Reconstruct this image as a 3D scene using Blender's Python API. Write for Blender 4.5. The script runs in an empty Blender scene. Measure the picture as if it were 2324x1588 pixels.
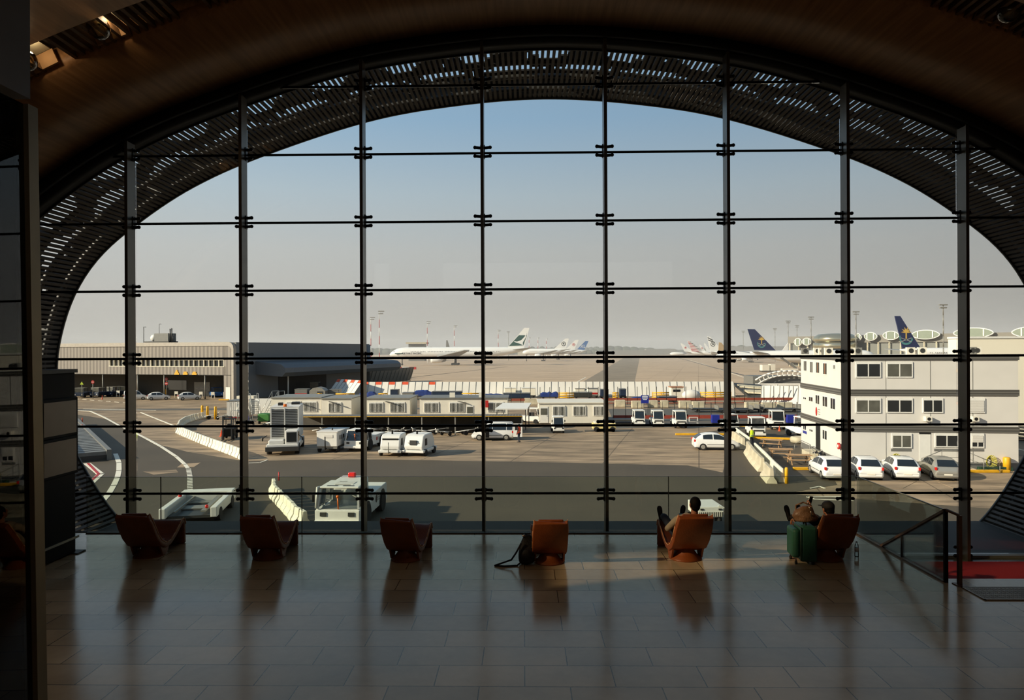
import bpy, math, random
from mathutils import Vector, Matrix
random.seed(7)
SC = bpy.context.scene
COL = SC.collection
PI = math.pi
# ------------------------------------------------------------------ camera
F = 1550.0
CZ = 9.2
CAMPOS = Vector((0, 0, CZ))
RM = (Matrix.Rotation(math.radians(0.95), 3, 'Z') @ Matrix.Rotation(PI / 2, 3, 'X') @ Matrix.Rotation(-0.0043, 3, 'Z'))
cd = bpy.data.cameras.new('camera')
cd.sensor_width = 36; cd.lens = 36 * F / 2324
cd.clip_start = 0.1; cd.clip_end = 8000
cam = bpy.data.objects.new('camera', cd)
COL.objects.link(cam)
cam.matrix_world = Matrix.Translation(CAMPOS) @ RM.to_4x4()
SC.camera = cam


def ray(px, py):
    return RM @ Vector(((px - 1162) / F, -(py - 794) / F, -1))


def G(px, py, z=0.0):
    d = ray(px, py)
    t = (z - CZ) / d.z
    return CAMPOS + d * t


def P(px, py, y):
    d = ray(px, py)
    return CAMPOS + d * (y / d.y)


def onplane(px, py, o, n):
    d = ray(px, py)
    t = (Vector(o) - CAMPOS).dot(n) / d.dot(n)
    return CAMPOS + d * t


# ------------------------------------------------------------------ mesh builder
class MB:
    def __init__(s):
        s.v = []; s.f = []; s.m = []; s.s = []

    def add(s, verts, faces, mi=0, sm=False):
        b = len(s.v)
        s.v += [tuple(q) for q in verts]
        for f in faces:
            s.f.append(tuple(b + i for i in f)); s.m.append(mi); s.s.append(sm)
        return s

    def box(s, x0, x1, y0, y1, z0, z1, mi=0, M=None):
        vs = [(x0, y0, z0), (x1, y0, z0), (x1, y1, z0), (x0, y1, z0), (x0, y0, z1), (x1, y0, z1), (x1, y1, z1), (x0, y1, z1)]
        if M is not None:
            vs = [M @ Vector(q) for q in vs]
        return s.add(vs, [(0, 3, 2, 1), (4, 5, 6, 7), (0, 1, 5, 4), (1, 2, 6, 5), (2, 3, 7, 6), (3, 0, 4, 7)], mi)

    def cb(s, c, sz, rz=0, mi=0, R=None):
        M = Matrix.Translation(c) @ (R.to_4x4() if R is not None else Matrix.Rotation(rz, 4, 'Z'))
        a, b, d = sz[0] / 2, sz[1] / 2, sz[2] / 2
        return s.box(-a, a, -b, b, -d, d, mi, M)

    def bar(s, p0, p1, w, h, mi=0, up=(0, 0, 1)):
        p0 = Vector(p0); p1 = Vector(p1); d = p1 - p0; L = d.length
        if L < 1e-6: return s
        x = d / L; u = Vector(up)
        if abs(x.dot(u)) > .98: u = Vector((0, 1, 0))
        y = u.cross(x).normalized(); z = x.cross(y)
        R = Matrix((x, y, z)).transposed()
        M = Matrix.Translation((p0 + p1) / 2) @ R.to_4x4()
        return s.box(-L / 2, L / 2, -w / 2, w / 2, -h / 2, h / 2, mi, M)

    def cyl(s, p0, p1, r0, r1=None, n=12, mi=0, sm=True):
        if r1 is None: r1 = r0
        p0 = Vector(p0); p1 = Vector(p1); d = (p1 - p0)
        if d.length < 1e-7: return s
        z = d.normalized()
        u = Vector((1, 0, 0)) if abs(z.x) < .9 else Vector((0, 1, 0))
        x = z.cross(u).normalized(); y = z.cross(x)
        vs = []
        for p, r in ((p0, r0), (p1, r1)):
            for k in range(n):
                a = 2 * PI * k / n
                vs.append(p + x * (r * math.cos(a)) + y * (r * math.sin(a)))
        s.add(vs, [(k, (k + 1) % n, n + (k + 1) % n, n + k) for k in range(n)], mi, sm)
        s.add(vs, [tuple(range(n - 1, -1, -1)), tuple(range(n, 2 * n))], mi, False)
        return s

    def tube(s, pts, r, n=8, mi=0):
        for a, b in zip(pts[:-1], pts[1:]):
            s.cyl(a, b, r, r, n, mi)
        for q in pts[1:-1]:
            s.ball(q, r, 6, 8, mi)
        return s

    def ball(s, c, r, nu=8, nv=12, mi=0, R=None):
        if not hasattr(r, '__len__'): r = (r, r, r)
        vs = []
        for i in range(nu + 1):
            t = PI * i / nu
            for k in range(nv):
                a = 2 * PI * k / nv
                q = Vector((r[0] * math.sin(t) * math.cos(a), r[1] * math.sin(t) * math.sin(a), r[2] * math.cos(t)))
                if R is not None: q = R @ q
                vs.append(Vector(c) + q)
        fs = []
        for i in range(nu):
            for k in range(nv):
                fs.append((i * nv + k, (i + 1) * nv + k, (i + 1) * nv + (k + 1) % nv, i * nv + (k + 1) % nv))
        return s.add(vs, fs, mi, True)

    def lathe(s, prof, c=(0, 0, 0), n=20, mi=0):
        vs = [(c[0] + r * math.cos(2 * PI * k / n), c[1] + r * math.sin(2 * PI * k / n), c[2] + z) for r, z in prof for k in range(n)]
        fs = [(i * n + k, i * n + (k + 1) % n, (i + 1) * n + (k + 1) % n, (i + 1) * n + k) for i in range(len(prof) - 1) for k in range(n)]
        s.add(vs, fs, mi, True)
        m = len(prof) - 1
        return s.add(vs, [tuple(range(n - 1, -1, -1)), tuple(m * n + k for k in range(n))], mi, False)

    def prism(s, poly, ax, a, b, mi=0, sm=False):
        n = len(poly)

        def q(p, t):
            if ax == 'x': return (t, p[0], p[1])
            if ax == 'y': return (p[0], t, p[1])
            return (p[0], p[1], t)
        vs = [q(p, a) for p in poly] + [q(p, b) for p in poly]
        s.add(vs, [(k, (k + 1) % n, n + (k + 1) % n, n + k) for k in range(n)], mi, sm)
        return s.add(vs, [tuple(range(n - 1, -1, -1)), tuple(range(n, 2 * n))], mi)

    def loft(s, rings, mi=0, sm=True, cap=True, closed=True):
        n = len(rings[0]); vs = [q for r in rings for q in r]
        m = n if closed else n - 1
        s.add(vs, [(i * n + k, i * n + (k + 1) % n, (i + 1) * n + (k + 1) % n, (i + 1) * n + k) for i in range(len(rings) - 1) for k in range(m)], mi, sm)
        if cap:
            l = (len(rings) - 1) * n
            s.add(vs, [tuple(range(n - 1, -1, -1)), tuple(l + k for k in range(n))], mi)
        return s

    def slab(s, pts, th, mi=0):
        """flat polygon of 3d points given thickness th (vector or z)"""
        t = Vector(th) if hasattr(th, '__len__') else Vector((0, 0, th))
        n = len(pts); vs = [Vector(q) for q in pts] + [Vector(q) + t for q in pts]
        return s.add(vs, [tuple(range(n - 1, -1, -1)), tuple(range(n, 2 * n))] + [(k, (k + 1) % n, n + (k + 1) % n, n + k) for k in range(n)], mi)

    def build(s, name, mats, parent=None, bevel=0, sub=0, fix=True):
        me = bpy.data.meshes.new(name)
        me.from_pydata(s.v, [], s.f)
        if not hasattr(mats, '__len__'): mats = [mats]
        for m in mats: me.materials.append(m)
        me.polygons.foreach_set('material_index', s.m)
        me.polygons.foreach_set('use_smooth', s.s)
        me.update()
        if fix:
            import bmesh
            bm = bmesh.new(); bm.from_mesh(me)
            bmesh.ops.remove_doubles(bm, verts=bm.verts, dist=1e-5)
            bmesh.ops.recalc_face_normals(bm, faces=bm.faces)
            bm.to_mesh(me); bm.free()
        o = bpy.data.objects.new(name, me)
        COL.objects.link(o)
        if parent is not None: o.parent = parent
        if bevel:
            b = o.modifiers.new('bevel', 'BEVEL'); b.width = bevel; b.segments = 2; b.limit_method = 'ANGLE'
        if sub:
            b = o.modifiers.new('sub', 'SUBSURF'); b.levels = sub; b.render_levels = sub
        return o


def tag(o, label=None, cat=None, group=None, kind=None):
    if label: o['label'] = label
    if cat: o['category'] = cat
    if group: o['group'] = group
    if kind: o['kind'] = kind
    return o


def thing(name, label, cat, loc=(0, 0, 0), rz=0, group=None, sc=1, kind=None):
    o = bpy.data.objects.new(name, None); COL.objects.link(o)
    o.empty_display_size = .2
    o.location = loc; o.rotation_euler = (0, 0, rz); o.scale = (sc, sc, sc)
    return tag(o, label, cat, group, kind)


def copytree(o, parent=None):
    c = o.copy(); COL.objects.link(c)
    if parent is not None: c.parent = parent
    for ch in list(o.children):
        copytree(ch, c)
    return c


def dup(root, loc, rz=None, label=None, group=None, sc=None):
    r = copytree(root)
    r.location = loc
    if rz is not None: r.rotation_euler = (0, 0, rz)
    if label: r['label'] = label
    if group: r['group'] = group
    if sc: r.scale = (sc, sc, sc)
    return r


ORD = ['first', 'second', 'third', 'fourth', 'fifth', 'sixth', 'seventh', 'eighth', 'ninth', 'tenth', 'eleventh', 'twelfth', 'thirteenth', 'fourteenth', 'fifteenth', 'sixteenth', 'seventeenth', 'eighteenth', 'nineteenth', 'twentieth', 'twenty-first', 'twenty-second', 'twenty-third', 'twenty-fourth', 'twenty-fifth', 'twenty-sixth', 'twenty-seventh', 'twenty-eighth', 'twenty-ninth', 'thirtieth', 'thirty-first', 'thirty-second', 'thirty-third', 'thirty-fourth', 'thirty-fifth', 'thirty-sixth', 'thirty-seventh', 'thirty-eighth', 'thirty-ninth', 'fortieth']


# ------------------------------------------------------------------ materials
def lin(c):
    return tuple((x / 255 / 12.92) if x / 255 <= .04045 else ((x / 255 + .055) / 1.055) ** 2.4 for x in c)


def mat(name, c, rough=.6, metal=0, var=.12, scale=3.0, bump=0, bscale=40, spec=None, coat=0, srgb=True):
    m = bpy.data.materials.new(name); m.use_nodes = True
    nt = m.node_tree; b = nt.nodes['Principled BSDF']
    col = lin(c) if srgb else c
    b.inputs['Roughness'].default_value = rough
    b.inputs['Metallic'].default_value = metal
    if spec is not None: b.inputs['Specular IOR Level'].default_value = spec
    if coat: b.inputs['Coat Weight'].default_value = coat; b.inputs['Coat Roughness'].default_value = .05
    tc = nt.nodes.new('ShaderNodeTexCoord')
    if var:
        n = nt.nodes.new('ShaderNodeTexNoise'); n.inputs['Scale'].default_value = scale; n.inputs['Detail'].default_value = 4
        nt.links.new(tc.outputs['Object'], n.inputs['Vector'])
        r = nt.nodes.new('ShaderNodeMapRange')
        r.inputs['From Min'].default_value = .3; r.inputs['From Max'].default_value = .7
        r.inputs['To Min'].default_value = 1 - var; r.inputs['To Max'].default_value = 1 + var * .6
        nt.links.new(n.outputs['Fac'], r.inputs['Value'])
        x = nt.nodes.new('ShaderNodeVectorMath'); x.operation = 'SCALE'; x.inputs[0].default_value = col[:3]
        nt.links.new(r.outputs[0], x.inputs['Scale'])
        nt.links.new(x.outputs[0], b.inputs['Base Color'])
    else:
        b.inputs['Base Color'].default_value = (*col[:3], 1)
    if bump:
        n2 = nt.nodes.new('ShaderNodeTexNoise'); n2.inputs['Scale'].default_value = bscale
        nt.links.new(tc.outputs['Object'], n2.inputs['Vector'])
        bp = nt.nodes.new('ShaderNodeBump'); bp.inputs['Strength'].default_value = bump; bp.inputs['Distance'].default_value = .02
        nt.links.new(n2.outputs['Fac'], bp.inputs['Height']); nt.links.new(bp.outputs[0], b.inputs['Normal'])
    return m


def glass(name, tint=(1, 1, 1), refl=.5, dirt=0.0, rough=0.0):
    m = bpy.data.materials.new(name); m.use_nodes = True
    nt = m.node_tree; nt.nodes.clear()
    out = nt.nodes.new('ShaderNodeOutputMaterial')
    tr = nt.nodes.new('ShaderNodeBsdfTransparent'); tr.inputs[0].default_value = (*tint, 1)
    gl = nt.nodes.new('ShaderNodeBsdfGlossy'); gl.inputs['Roughness'].default_value = rough
    fr = nt.nodes.new('ShaderNodeFresnel'); fr.inputs[0].default_value = 1.5
    mu = nt.nodes.new('ShaderNodeMath'); mu.operation = 'MULTIPLY'; mu.inputs[1].default_value = refl
    mx = nt.nodes.new('ShaderNodeMixShader')
    nt.links.new(fr.outputs[0], mu.inputs[0]); nt.links.new(mu.outputs[0], mx.inputs[0])
    nt.links.new(tr.outputs[0], mx.inputs[1]); nt.links.new(gl.outputs[0], mx.inputs[2])
    nt.links.new(mx.outputs[0], out.inputs[0])
    return m


def stripes(name, c1, c2, axis=0, scale=8, rough=.5, metal=0, bump=.4):
    """ribbed sheet along an object axis"""
    m = mat(name, c1, rough, metal, var=0)
    nt = m.node_tree; b = nt.nodes['Principled BSDF']
    tc = nt.nodes.new('ShaderNodeTexCoord'); sp = nt.nodes.new('ShaderNodeSeparateXYZ')
    nt.links.new(tc.outputs['Object'], sp.inputs[0])
    mu = nt.nodes.new('ShaderNodeMath'); mu.operation = 'MULTIPLY'; mu.inputs[1].default_value = scale * 2 * PI
    nt.links.new(sp.outputs[axis], mu.inputs[0])
    si = nt.nodes.new('ShaderNodeMath'); si.operation = 'SINE'; nt.links.new(mu.outputs[0], si.inputs[0])
    mr = nt.nodes.new('ShaderNodeMapRange'); mr.inputs['From Min'].default_value = -.6; mr.inputs['From Max'].default_value = .6
    nt.links.new(si.outputs[0], mr.inputs['Value'])
    no = nt.nodes.new('ShaderNodeTexNoise'); no.inputs['Scale'].default_value = .35; no.inputs['Detail'].default_value = 6
    nt.links.new(tc.outputs['Object'], no.inputs['Vector'])
    mx = nt.nodes.new('ShaderNodeMix'); mx.data_type = 'RGBA'
    mx.inputs[6].default_value = (*lin(c1), 1); mx.inputs[7].default_value = (*lin(c2), 1)
    nt.links.new(mr.outputs[0], mx.inputs[0])
    m2 = nt.nodes.new('ShaderNodeMix'); m2.data_type = 'RGBA'; m2.blend_type = 'MULTIPLY'; m2.inputs[0].default_value = .5
    nt.links.new(mx.outputs[2], m2.inputs[6]); nt.links.new(no.outputs['Color'], m2.inputs[7])
    nt.links.new(mx.outputs[2], b.inputs['Base Color'])
    bp = nt.nodes.new('ShaderNodeBump'); bp.inputs['Strength'].default_value = bump; bp.inputs['Distance'].default_value = .03
    nt.links.new(mr.outputs[0], bp.inputs['Height']); nt.links.new(bp.outputs[0], b.inputs['Normal'])
    return m


def brickmat(name, c1, c2, cm, w, h, mortar, rough=.1, bump=.15, rmax=None, off=.5, noise=.3, nscale=.5, rot=0, stretch=(1, 1)):
    m = bpy.data.materials.new(name); m.use_nodes = True
    nt = m.node_tree; b = nt.nodes['Principled BSDF']
    tc = nt.nodes.new('ShaderNodeTexCoord'); mp = nt.nodes.new('ShaderNodeMapping'); mp.inputs['Rotation'].default_value = (0, 0, rot)
    nt.links.new(tc.outputs['Object'], mp.inputs[0])
    br = nt.nodes.new('ShaderNodeTexBrick'); br.offset = off
    br.inputs['Scale'].default_value = 1; br.inputs['Brick Width'].default_value = w; br.inputs['Row Height'].default_value = h
    br.inputs['Mortar Size'].default_value = mortar; br.inputs['Mortar Smooth'].default_value = .1
    br.inputs['Color1'].default_value = (*lin(c1), 1); br.inputs['Color2'].default_value = (*lin(c2), 1); br.inputs['Mortar'].default_value = (*lin(cm), 1)
    nt.links.new(mp.outputs[0], br.inputs['Vector'])
    mp2 = nt.nodes.new('ShaderNodeMapping'); mp2.inputs['Scale'].default_value = (stretch[0], stretch[1], 1)
    nt.links.new(tc.outputs['Object'], mp2.inputs[0])
    no = nt.nodes.new('ShaderNodeTexNoise'); no.inputs['Scale'].default_value = nscale; no.inputs['Detail'].default_value = 7; no.inputs['Roughness'].default_value = .6
    nt.links.new(mp2.outputs[0], no.inputs['Vector'])
    mr = nt.nodes.new('ShaderNodeMapRange'); mr.inputs['From Min'].default_value = .3; mr.inputs['From Max'].default_value = .7
    mr.inputs['To Min'].default_value = 1 - noise; mr.inputs['To Max'].default_value = 1 + noise * .4
    nt.links.new(no.outputs['Fac'], mr.inputs['Value'])
    sc = nt.nodes.new('ShaderNodeVectorMath'); sc.operation = 'SCALE'
    nt.links.new(br.outputs['Color'], sc.inputs[0]); nt.links.new(mr.outputs[0], sc.inputs['Scale'])
    nt.links.new(sc.outputs[0], b.inputs['Base Color'])
    b.inputs['Roughness'].default_value = rough
    if rmax:
        r2 = nt.nodes.new('ShaderNodeMapRange'); r2.inputs['To Min'].default_value = rough; r2.inputs['To Max'].default_value = rmax
        nt.links.new(no.outputs['Fac'], r2.inputs['Value']); nt.links.new(r2.outputs[0], b.inputs['Roughness'])
    if bump:
        bp = nt.nodes.new('ShaderNodeBump'); bp.inputs['Strength'].default_value = bump; bp.inputs['Distance'].default_value = .004; bp.invert = True
        nt.links.new(br.outputs['Fac'], bp.inputs['Height']); nt.links.new(bp.outputs[0], b.inputs['Normal'])
    return m


M = {}
M['white'] = mat('white_paint', (226, 224, 216), .45, var=.05)
M['carwhite'] = mat('car_white', (232, 232, 228), .25, var=.02, coat=.5)
M['silver'] = mat('car_silver', (170, 168, 160), .3, .5, var=.03)
M['offwhite'] = mat('cabin_white', (222, 216, 200), .6, var=.06, scale=1)
M['prefab'] = mat('prefab_white', (214, 210, 202), .6, var=.05, scale=.6)
M['cream'] = mat('cream_wall', (236, 228, 206), .7, var=.03, scale=.3)
M['grey'] = mat('grey_paint', (110, 110, 106), .5)
M['midgrey'] = mat('mid_grey_metal', (140, 138, 130), .5, .3)
M['dgrey'] = mat('dark_grey', (52, 52, 50), .5)
M['black'] = mat('black_metal', (9, 9, 8), .6, var=.1, spec=.15)
M['rubber'] = mat('tyre_rubber', (22, 21, 20), .85)
M['dark'] = mat('dark_interior', (18, 18, 18), .6)
M['wglass'] = mat('window_dark_glass', (30, 36, 40), .08, var=.1, spec=.8)
M['wglass2'] = mat('window_pale_glass', (92, 92, 84), .15, var=.3, scale=1.5)
M['mull'] = mat('mullion_steel', (96, 92, 84), .35, .55, var=.06)
M['gunmetal'] = mat('clamp_metal', (24, 22, 20), .4, .6)
M['steel'] = mat('brushed_steel', (150, 145, 135), .32, .9, var=.06)
M['leather'] = mat('tan_leather', (132, 68, 27), .45, var=.14, scale=6, bump=.15, bscale=60)
M['leather2'] = mat('leather_piping', (205, 150, 105), .45, var=.08)
M['red'] = mat('red_paint', (180, 36, 30), .5)
M['orange'] = mat('orange_paint', (214, 78, 36), .55)
M['yellow'] = mat('yellow_paint', (222, 166, 26), .5)
M['blue'] = mat('blue_tarp', (26, 52, 120), .6, var=.25, scale=2)
M['navy'] = mat('navy_steel', (24, 42, 66), .5, var=.2)
M['blue2'] = mat('light_blue_paint', (38, 92, 150), .45)
M['wood'] = mat('picnic_wood', (176, 140, 100), .7, var=.2)
M['concrete'] = mat('barrier_concrete', (196, 186, 160), .85, var=.25, scale=1.5)
M['plastic'] = mat('barrier_white', (228, 222, 200), .6, var=.1)
M['hivis'] = mat('hi_vis_yellow', (205, 240, 40), .6)
M['hivor'] = mat('hi_vis_orange', (250, 84, 40), .6)
M['skin'] = mat('skin', (150, 100, 76), .5, var=.06)
M['hair'] = mat('black_hair', (12, 10, 8), .7, var=.3, scale=60, spec=.1)
M['denim'] = mat('dark_denim', (32, 42, 62), .8, var=.15, scale=20)
M['shirt'] = mat('grey_shirt', (150, 140, 122), .85, var=.1, scale=12, bump=.2)
M['coat'] = mat('dark_coat', (34, 28, 24), .85, var=.2, scale=12)
M['shoe'] = mat('shoe_dark', (20, 17, 15), .5)
M['green'] = mat('green_suitcase_fabric', (36, 84, 66), .5, var=.1, scale=20, bump=.1)
M['brownbag'] = mat('brown_bag', (112, 84, 60), .45, var=.25, scale=14, bump=.4)
M['carpet'] = mat('red_carpet', (170, 10, 20), .95, var=.12, scale=60, bump=.3, bscale=300)
M['wine'] = mat('blue_sign', (32, 46, 140), .4, var=.05)
M['fbwhite'] = mat('aircraft_white', (234, 234, 230), .35, var=.02)
M['fgrey'] = mat('aircraft_grey', (140, 142, 142), .4, var=.05)
M['cxgreen'] = mat('tail_green', (24, 74, 66), .4)
M['saud'] = mat('tail_navy', (20, 34, 78), .4)
M['gold'] = mat('emblem_gold', (200, 165, 80), .5)
M['teal'] = mat('emblem_teal', (70, 130, 130), .5)
M['xlblue'] = mat('tail_blue', (30, 96, 160), .4)
M['glassf'] = glass('facade_glass', (.93, .95, .95), .7)
M['glassr'] = glass('railing_glass', (.88, .91, .86), .7)
M['glassp'] = glass('partition_glass', (.55, .57, .52), 1.0)
M['glassb'] = glass('bottle_plastic', (.85, .9, .9), 2.0)
M['globe'] = glass('lamp_globe_glass', (.9, .85, .7), 2.5)


def emis(name, c, s):
    m = bpy.data.materials.new(name); m.use_nodes = True
    b = m.node_tree.nodes['Principled BSDF']; b.inputs['Base Color'].default_value = (*lin(c), 1)
    b.inputs['Emission Color'].default_value = (*lin(c), 1); b.inputs['Emission Strength'].default_value = s
    return m


M['lamp'] = emis('warm_lamp', (255, 170, 90), .6)
M['lensred'] = mat('red_lens', (200, 30, 20), .3)
M['lensor'] = mat('orange_beacon', (230, 110, 20), .3)

# text as mesh -------------------------------------------------------
def text(name, s, size, mt, parent, loc, rot, ext=.01, align='CENTER'):
    c = bpy.data.curves.new(name, 'FONT'); c.body = s; c.size = size; c.extrude = ext
    c.align_x = align; c.align_y = 'CENTER'; c.resolution_u = 2
    o = bpy.data.objects.new('tmp', c); COL.objects.link(o)
    bpy.context.view_layer.update()
    dg = bpy.context.evaluated_depsgraph_get()
    me = bpy.data.meshes.new_from_object(o.evaluated_get(dg))
    bpy.data.objects.remove(o); me.name = name
    me.materials.clear(); me.materials.append(mt)
    q = bpy.data.objects.new(name, me); COL.objects.link(q)
    q.parent = parent; q.location = loc; q.rotation_euler = rot
    return q


# ------------------------------------------------------------------ world and sun
w = bpy.data.worlds.new('world'); SC.world = w; w.use_nodes = True
nt = w.node_tree; nt.nodes.clear()
out = nt.nodes.new('ShaderNodeOutputWorld'); bg = nt.nodes.new('ShaderNodeBackground')
tc = nt.nodes.new('ShaderNodeTexCoord'); sp = nt.nodes.new('ShaderNodeSeparateXYZ')
nt.links.new(tc.outputs['Generated'], sp.inputs[0])
rp = nt.nodes.new('ShaderNodeValToRGB'); e = rp.color_ramp.elements
e[0].position = 0.0; e[0].color = (*lin((172, 166, 158)), 1)
e[1].position = .7; e[1].color = (*lin((112, 134, 158)), 1)
for p, c in ((.06, (176, 171, 165)), (.14, (179, 179, 177)), (.22, (168, 180, 188)), (.32, (140, 168, 192))):
    q = e.new(p); q.color = (*lin(c), 1)
nt.links.new(sp.outputs[2], rp.inputs[0])
# the sky is brighter towards the sun (left), duller to the right
mr = nt.nodes.new('ShaderNodeMapRange'); mr.inputs['From Min'].default_value = -.7; mr.inputs['From Max'].default_value = .7
mr.inputs['To Min'].default_value = 1.13; mr.inputs['To Max'].default_value = .70
nt.links.new(sp.outputs[0], mr.inputs['Value'])
sc = nt.nodes.new('ShaderNodeVectorMath'); sc.operation = 'SCALE'
nt.links.new(rp.outputs[0], sc.inputs[0]); nt.links.new(mr.outputs[0], sc.inputs['Scale'])
nt.links.new(sc.outputs[0], bg.inputs[0]); bg.inputs[1].default_value = .88
nt.links.new(bg.outputs[0], out.inputs[0])

SUN_DIR = Vector((.90, .36, -.42)).normalized()
sd = bpy.data.lights.new('sun', 'SUN'); sd.energy = 5.2; sd.angle = math.radians(.8); sd.color = (1.0, .86, .66)
so = bpy.data.objects.new('sun', sd); COL.objects.link(so)
so.rotation_euler = SUN_DIR.to_track_quat('-Z', 'Y').to_euler(); so.location = (-60, -10, 40)

vs = SC.view_settings
SC.display_settings.display_device = 'sRGB'
vs.view_transform = 'Standard'; vs.look = 'None'; vs.exposure = 0.56; vs.gamma = 1.0; vs.use_curve_mapping = False
cy = SC.cycles
cy.max_bounces = 8; cy.transparent_max_bounces = 16; cy.diffuse_bounces = 4; cy.glossy_bounces = 3
cy.caustics_reflective = False; cy.caustics_refractive = False; cy.volume_bounces = 0
cy.sample_clamp_indirect = 4
# ================================================================== INTERIOR
FZ = 5.8      # main floor
LZ = 5.1      # lower landing and outdoor terrace
FY = 13.56    # facade plane
EDGE = 12.73  # edge of the main floor
SX = 6.12     # side edge of the stair opening
PROF = [(0, 15.28), (2.2, 15.13), (4.34, 14.76), (6.93, 13.93), (8.63, 13.18), (9.98, 12.30), (10.9, 11.5), (11.5, 10.6), (11.85, 9.56), (11.95, 8.6), (11.8, 7.5), (11.3, 6.4), (10.5, 5.2), (9.4, 4.2)]
XC = 0.54


def dens(pts, n):
    """Catmull-Rom resample of the half profile (mirrored start)"""
    ext = [(-pts[1][0], pts[1][1])] + pts + [(2 * pts[-1][0] - pts[-2][0], 2 * pts[-1][1] - pts[-2][1])]
    fine = []
    for i in range(1, len(ext) - 2):
        p0, p1, p2, p3 = ext[i - 1:i + 3]
        for k in range(12):
            t = k / 12
            fine.append(tuple(.5 * ((2 * p1[j]) + (-p0[j] + p2[j]) * t + (2 * p0[j] - 5 * p1[j] + 4 * p2[j] - p3[j]) * t * t + (-p0[j] + 3 * p1[j] - 3 * p2[j] + p3[j]) * t ** 3) for j in (0, 1)))
    fine.append(pts[-1])
    L = [0]
    for a, b in zip(fine[:-1], fine[1:]): L.append(L[-1] + math.hypot(b[0] - a[0], b[1] - a[1]))
    T = L[-1]; out = []; j = 0
    for k in range(n + 1):
        s = T * k / n
        while j < len(L) - 2 and L[j + 1] < s: j += 1
        t = (s - L[j]) / max(1e-9, L[j + 1] - L[j])
        a, b = fine[j], fine[j + 1]
        out.append((a[0] + (b[0] - a[0]) * t, a[1] + (b[1] - a[1]) * t))
    return out, T


def arch(n, off=0.0):
    """full arch, left foot -> crown -> right foot, points and outward normals offset by off"""
    h, T = dens(PROF, n)
    full = [(-x, z) for x, z in reversed(h[1:])] + h
    res = []
    for i, (x, z) in enumerate(full):
        a = full[max(0, i - 1)]; b = full[min(len(full) - 1, i + 1)]
        tx, tz = b[0] - a[0], b[1] - a[1]; l = math.hypot(tx, tz)
        nx, nz = -tz / l, tx / l
        res.append((XC + x + nx * off, z + nz * off, nx, nz))
    return res, 2 * T


def shell(name, y0, y1, oin, oout, mt, i0=0, i1=None, n=60, **kw):
    a, _ = arch(n, oin); b, _ = arch(n, oout)
    if i1 is None: i1 = len(a)
    a = a[i0:i1]; b = b[i0:i1]
    m = MB(); N = len(a)
    vs = []
    for (x, z, _, _), (X, Z, _, _) in zip(a, b):
        vs += [(x, y0, z), (X, y0, Z), (X, y1, Z), (x, y1, z)]
    fs = []
    for i in range(N - 1):
        p = i * 4; q = p + 4
        fs += [(p, q, q + 1, p + 1), (p + 1, q + 1, q + 2, p + 2), (p + 2, q + 2, q + 3, p + 3), (p + 3, q + 3, q, p)]
    fs += [(0, 1, 2, 3), tuple((N - 1) * 4 + k for k in (3, 2, 1, 0))]
    m.add(vs, fs, 0, True)
    o = m.build(name, mt, **kw)
    return o


# ceiling wood: dark plywood strips running across the vault
mw = bpy.data.materials.new('ceiling_plywood'); mw.use_nodes = True
nt = mw.node_tree; b = nt.nodes['Principled BSDF']; b.inputs['Roughness'].default_value = .55
tc = nt.nodes.new('ShaderNodeTexCoord'); mp = nt.nodes.new('ShaderNodeMapping'); mp.inputs['Scale'].default_value = (6, .35, 6)
nt.links.new(tc.outputs['Object'], mp.inputs[0])
no = nt.nodes.new('ShaderNodeTexNoise'); no.inputs['Scale'].default_value = 2.2; no.inputs['Detail'].default_value = 6
nt.links.new(mp.outputs[0], no.inputs['Vector'])
cr = nt.nodes.new('ShaderNodeValToRGB'); cr.color_ramp.elements[0].position = .3; cr.color_ramp.elements[0].color = (*lin((142, 104, 68)), 1)
cr.color_ramp.elements[1].position = .7; cr.color_ramp.elements[1].color = (*lin((176, 134, 92)), 1)
nt.links.new(no.outputs['Fac'], cr.inputs[0]); nt.links.new(cr.outputs[0], b.inputs['Base Color'])
M['ply'] = mw

BY0, BY1 = 10.0, 10.85   # open skylight ring in the ceiling
NA = 60
ceil = shell('ceiling', BY1, 13.30, 0.16, 0.55, mw); tag(ceil, kind='structure')
SY0, SY1 = 5.15, 6.6     # unseen skylight slot, added and sized to let sun onto the right-hand chairs
c2 = shell('ceiling', SY1, BY0, 0.16, 0.55, mw); tag(c2, kind='structure')
c2 = shell('ceiling', -7.0, SY0, 0.16, 0.55, mw); tag(c2, kind='structure')
kk = min(range(121), key=lambda i: abs(arch(60, .16)[0][i][0] + 7.2) + (0 if arch(60, .16)[0][i][1] > 9 else 99))
c2 = shell('ceiling', SY0, SY1, 0.16, 0.55, mw, i0=kk); tag(c2, kind='structure')
k2 = min(range(121), key=lambda i: abs(arch(60, .16)[0][i][1] - 11.3) + (0 if arch(60, .16)[0][i][0] < 0 else 99))
c2 = shell('ceiling', SY0, SY1, 0.16, 0.55, mw, i1=k2); tag(c2, kind='structure')
rim = shell('trim_1', 13.30, 13.75, -0.02, 0.6, M['black']); tag(rim, kind='structure')
rim2 = shell('trim_2', 13.12, 13.30, 0.0, 0.15, M['black']); tag(rim2, kind='structure')

# skylight ring: slats along the vault axis, dark crown panels, light fixtures
a_in, T = arch(150, .16)
m = MB()
for i, (x, z, nx, nz) in enumerate(a_in):
    if z < 6.2: continue
    ang = math.atan2(nx, nz)
    R = Matrix.Rotation(ang, 3, 'Y')
    if abs(((i - 150) % 17) - 8) < 2: continue
    m.cb((x + nx * .16, (BY0 + BY1) / 2, z + nz * .16), (.05, BY1 - BY0 + .1, .13), R=R)
sk = m.build('trim_3', mat('skylight_slats', (110, 84, 58), .6)); tag(sk, kind='structure')
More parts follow.
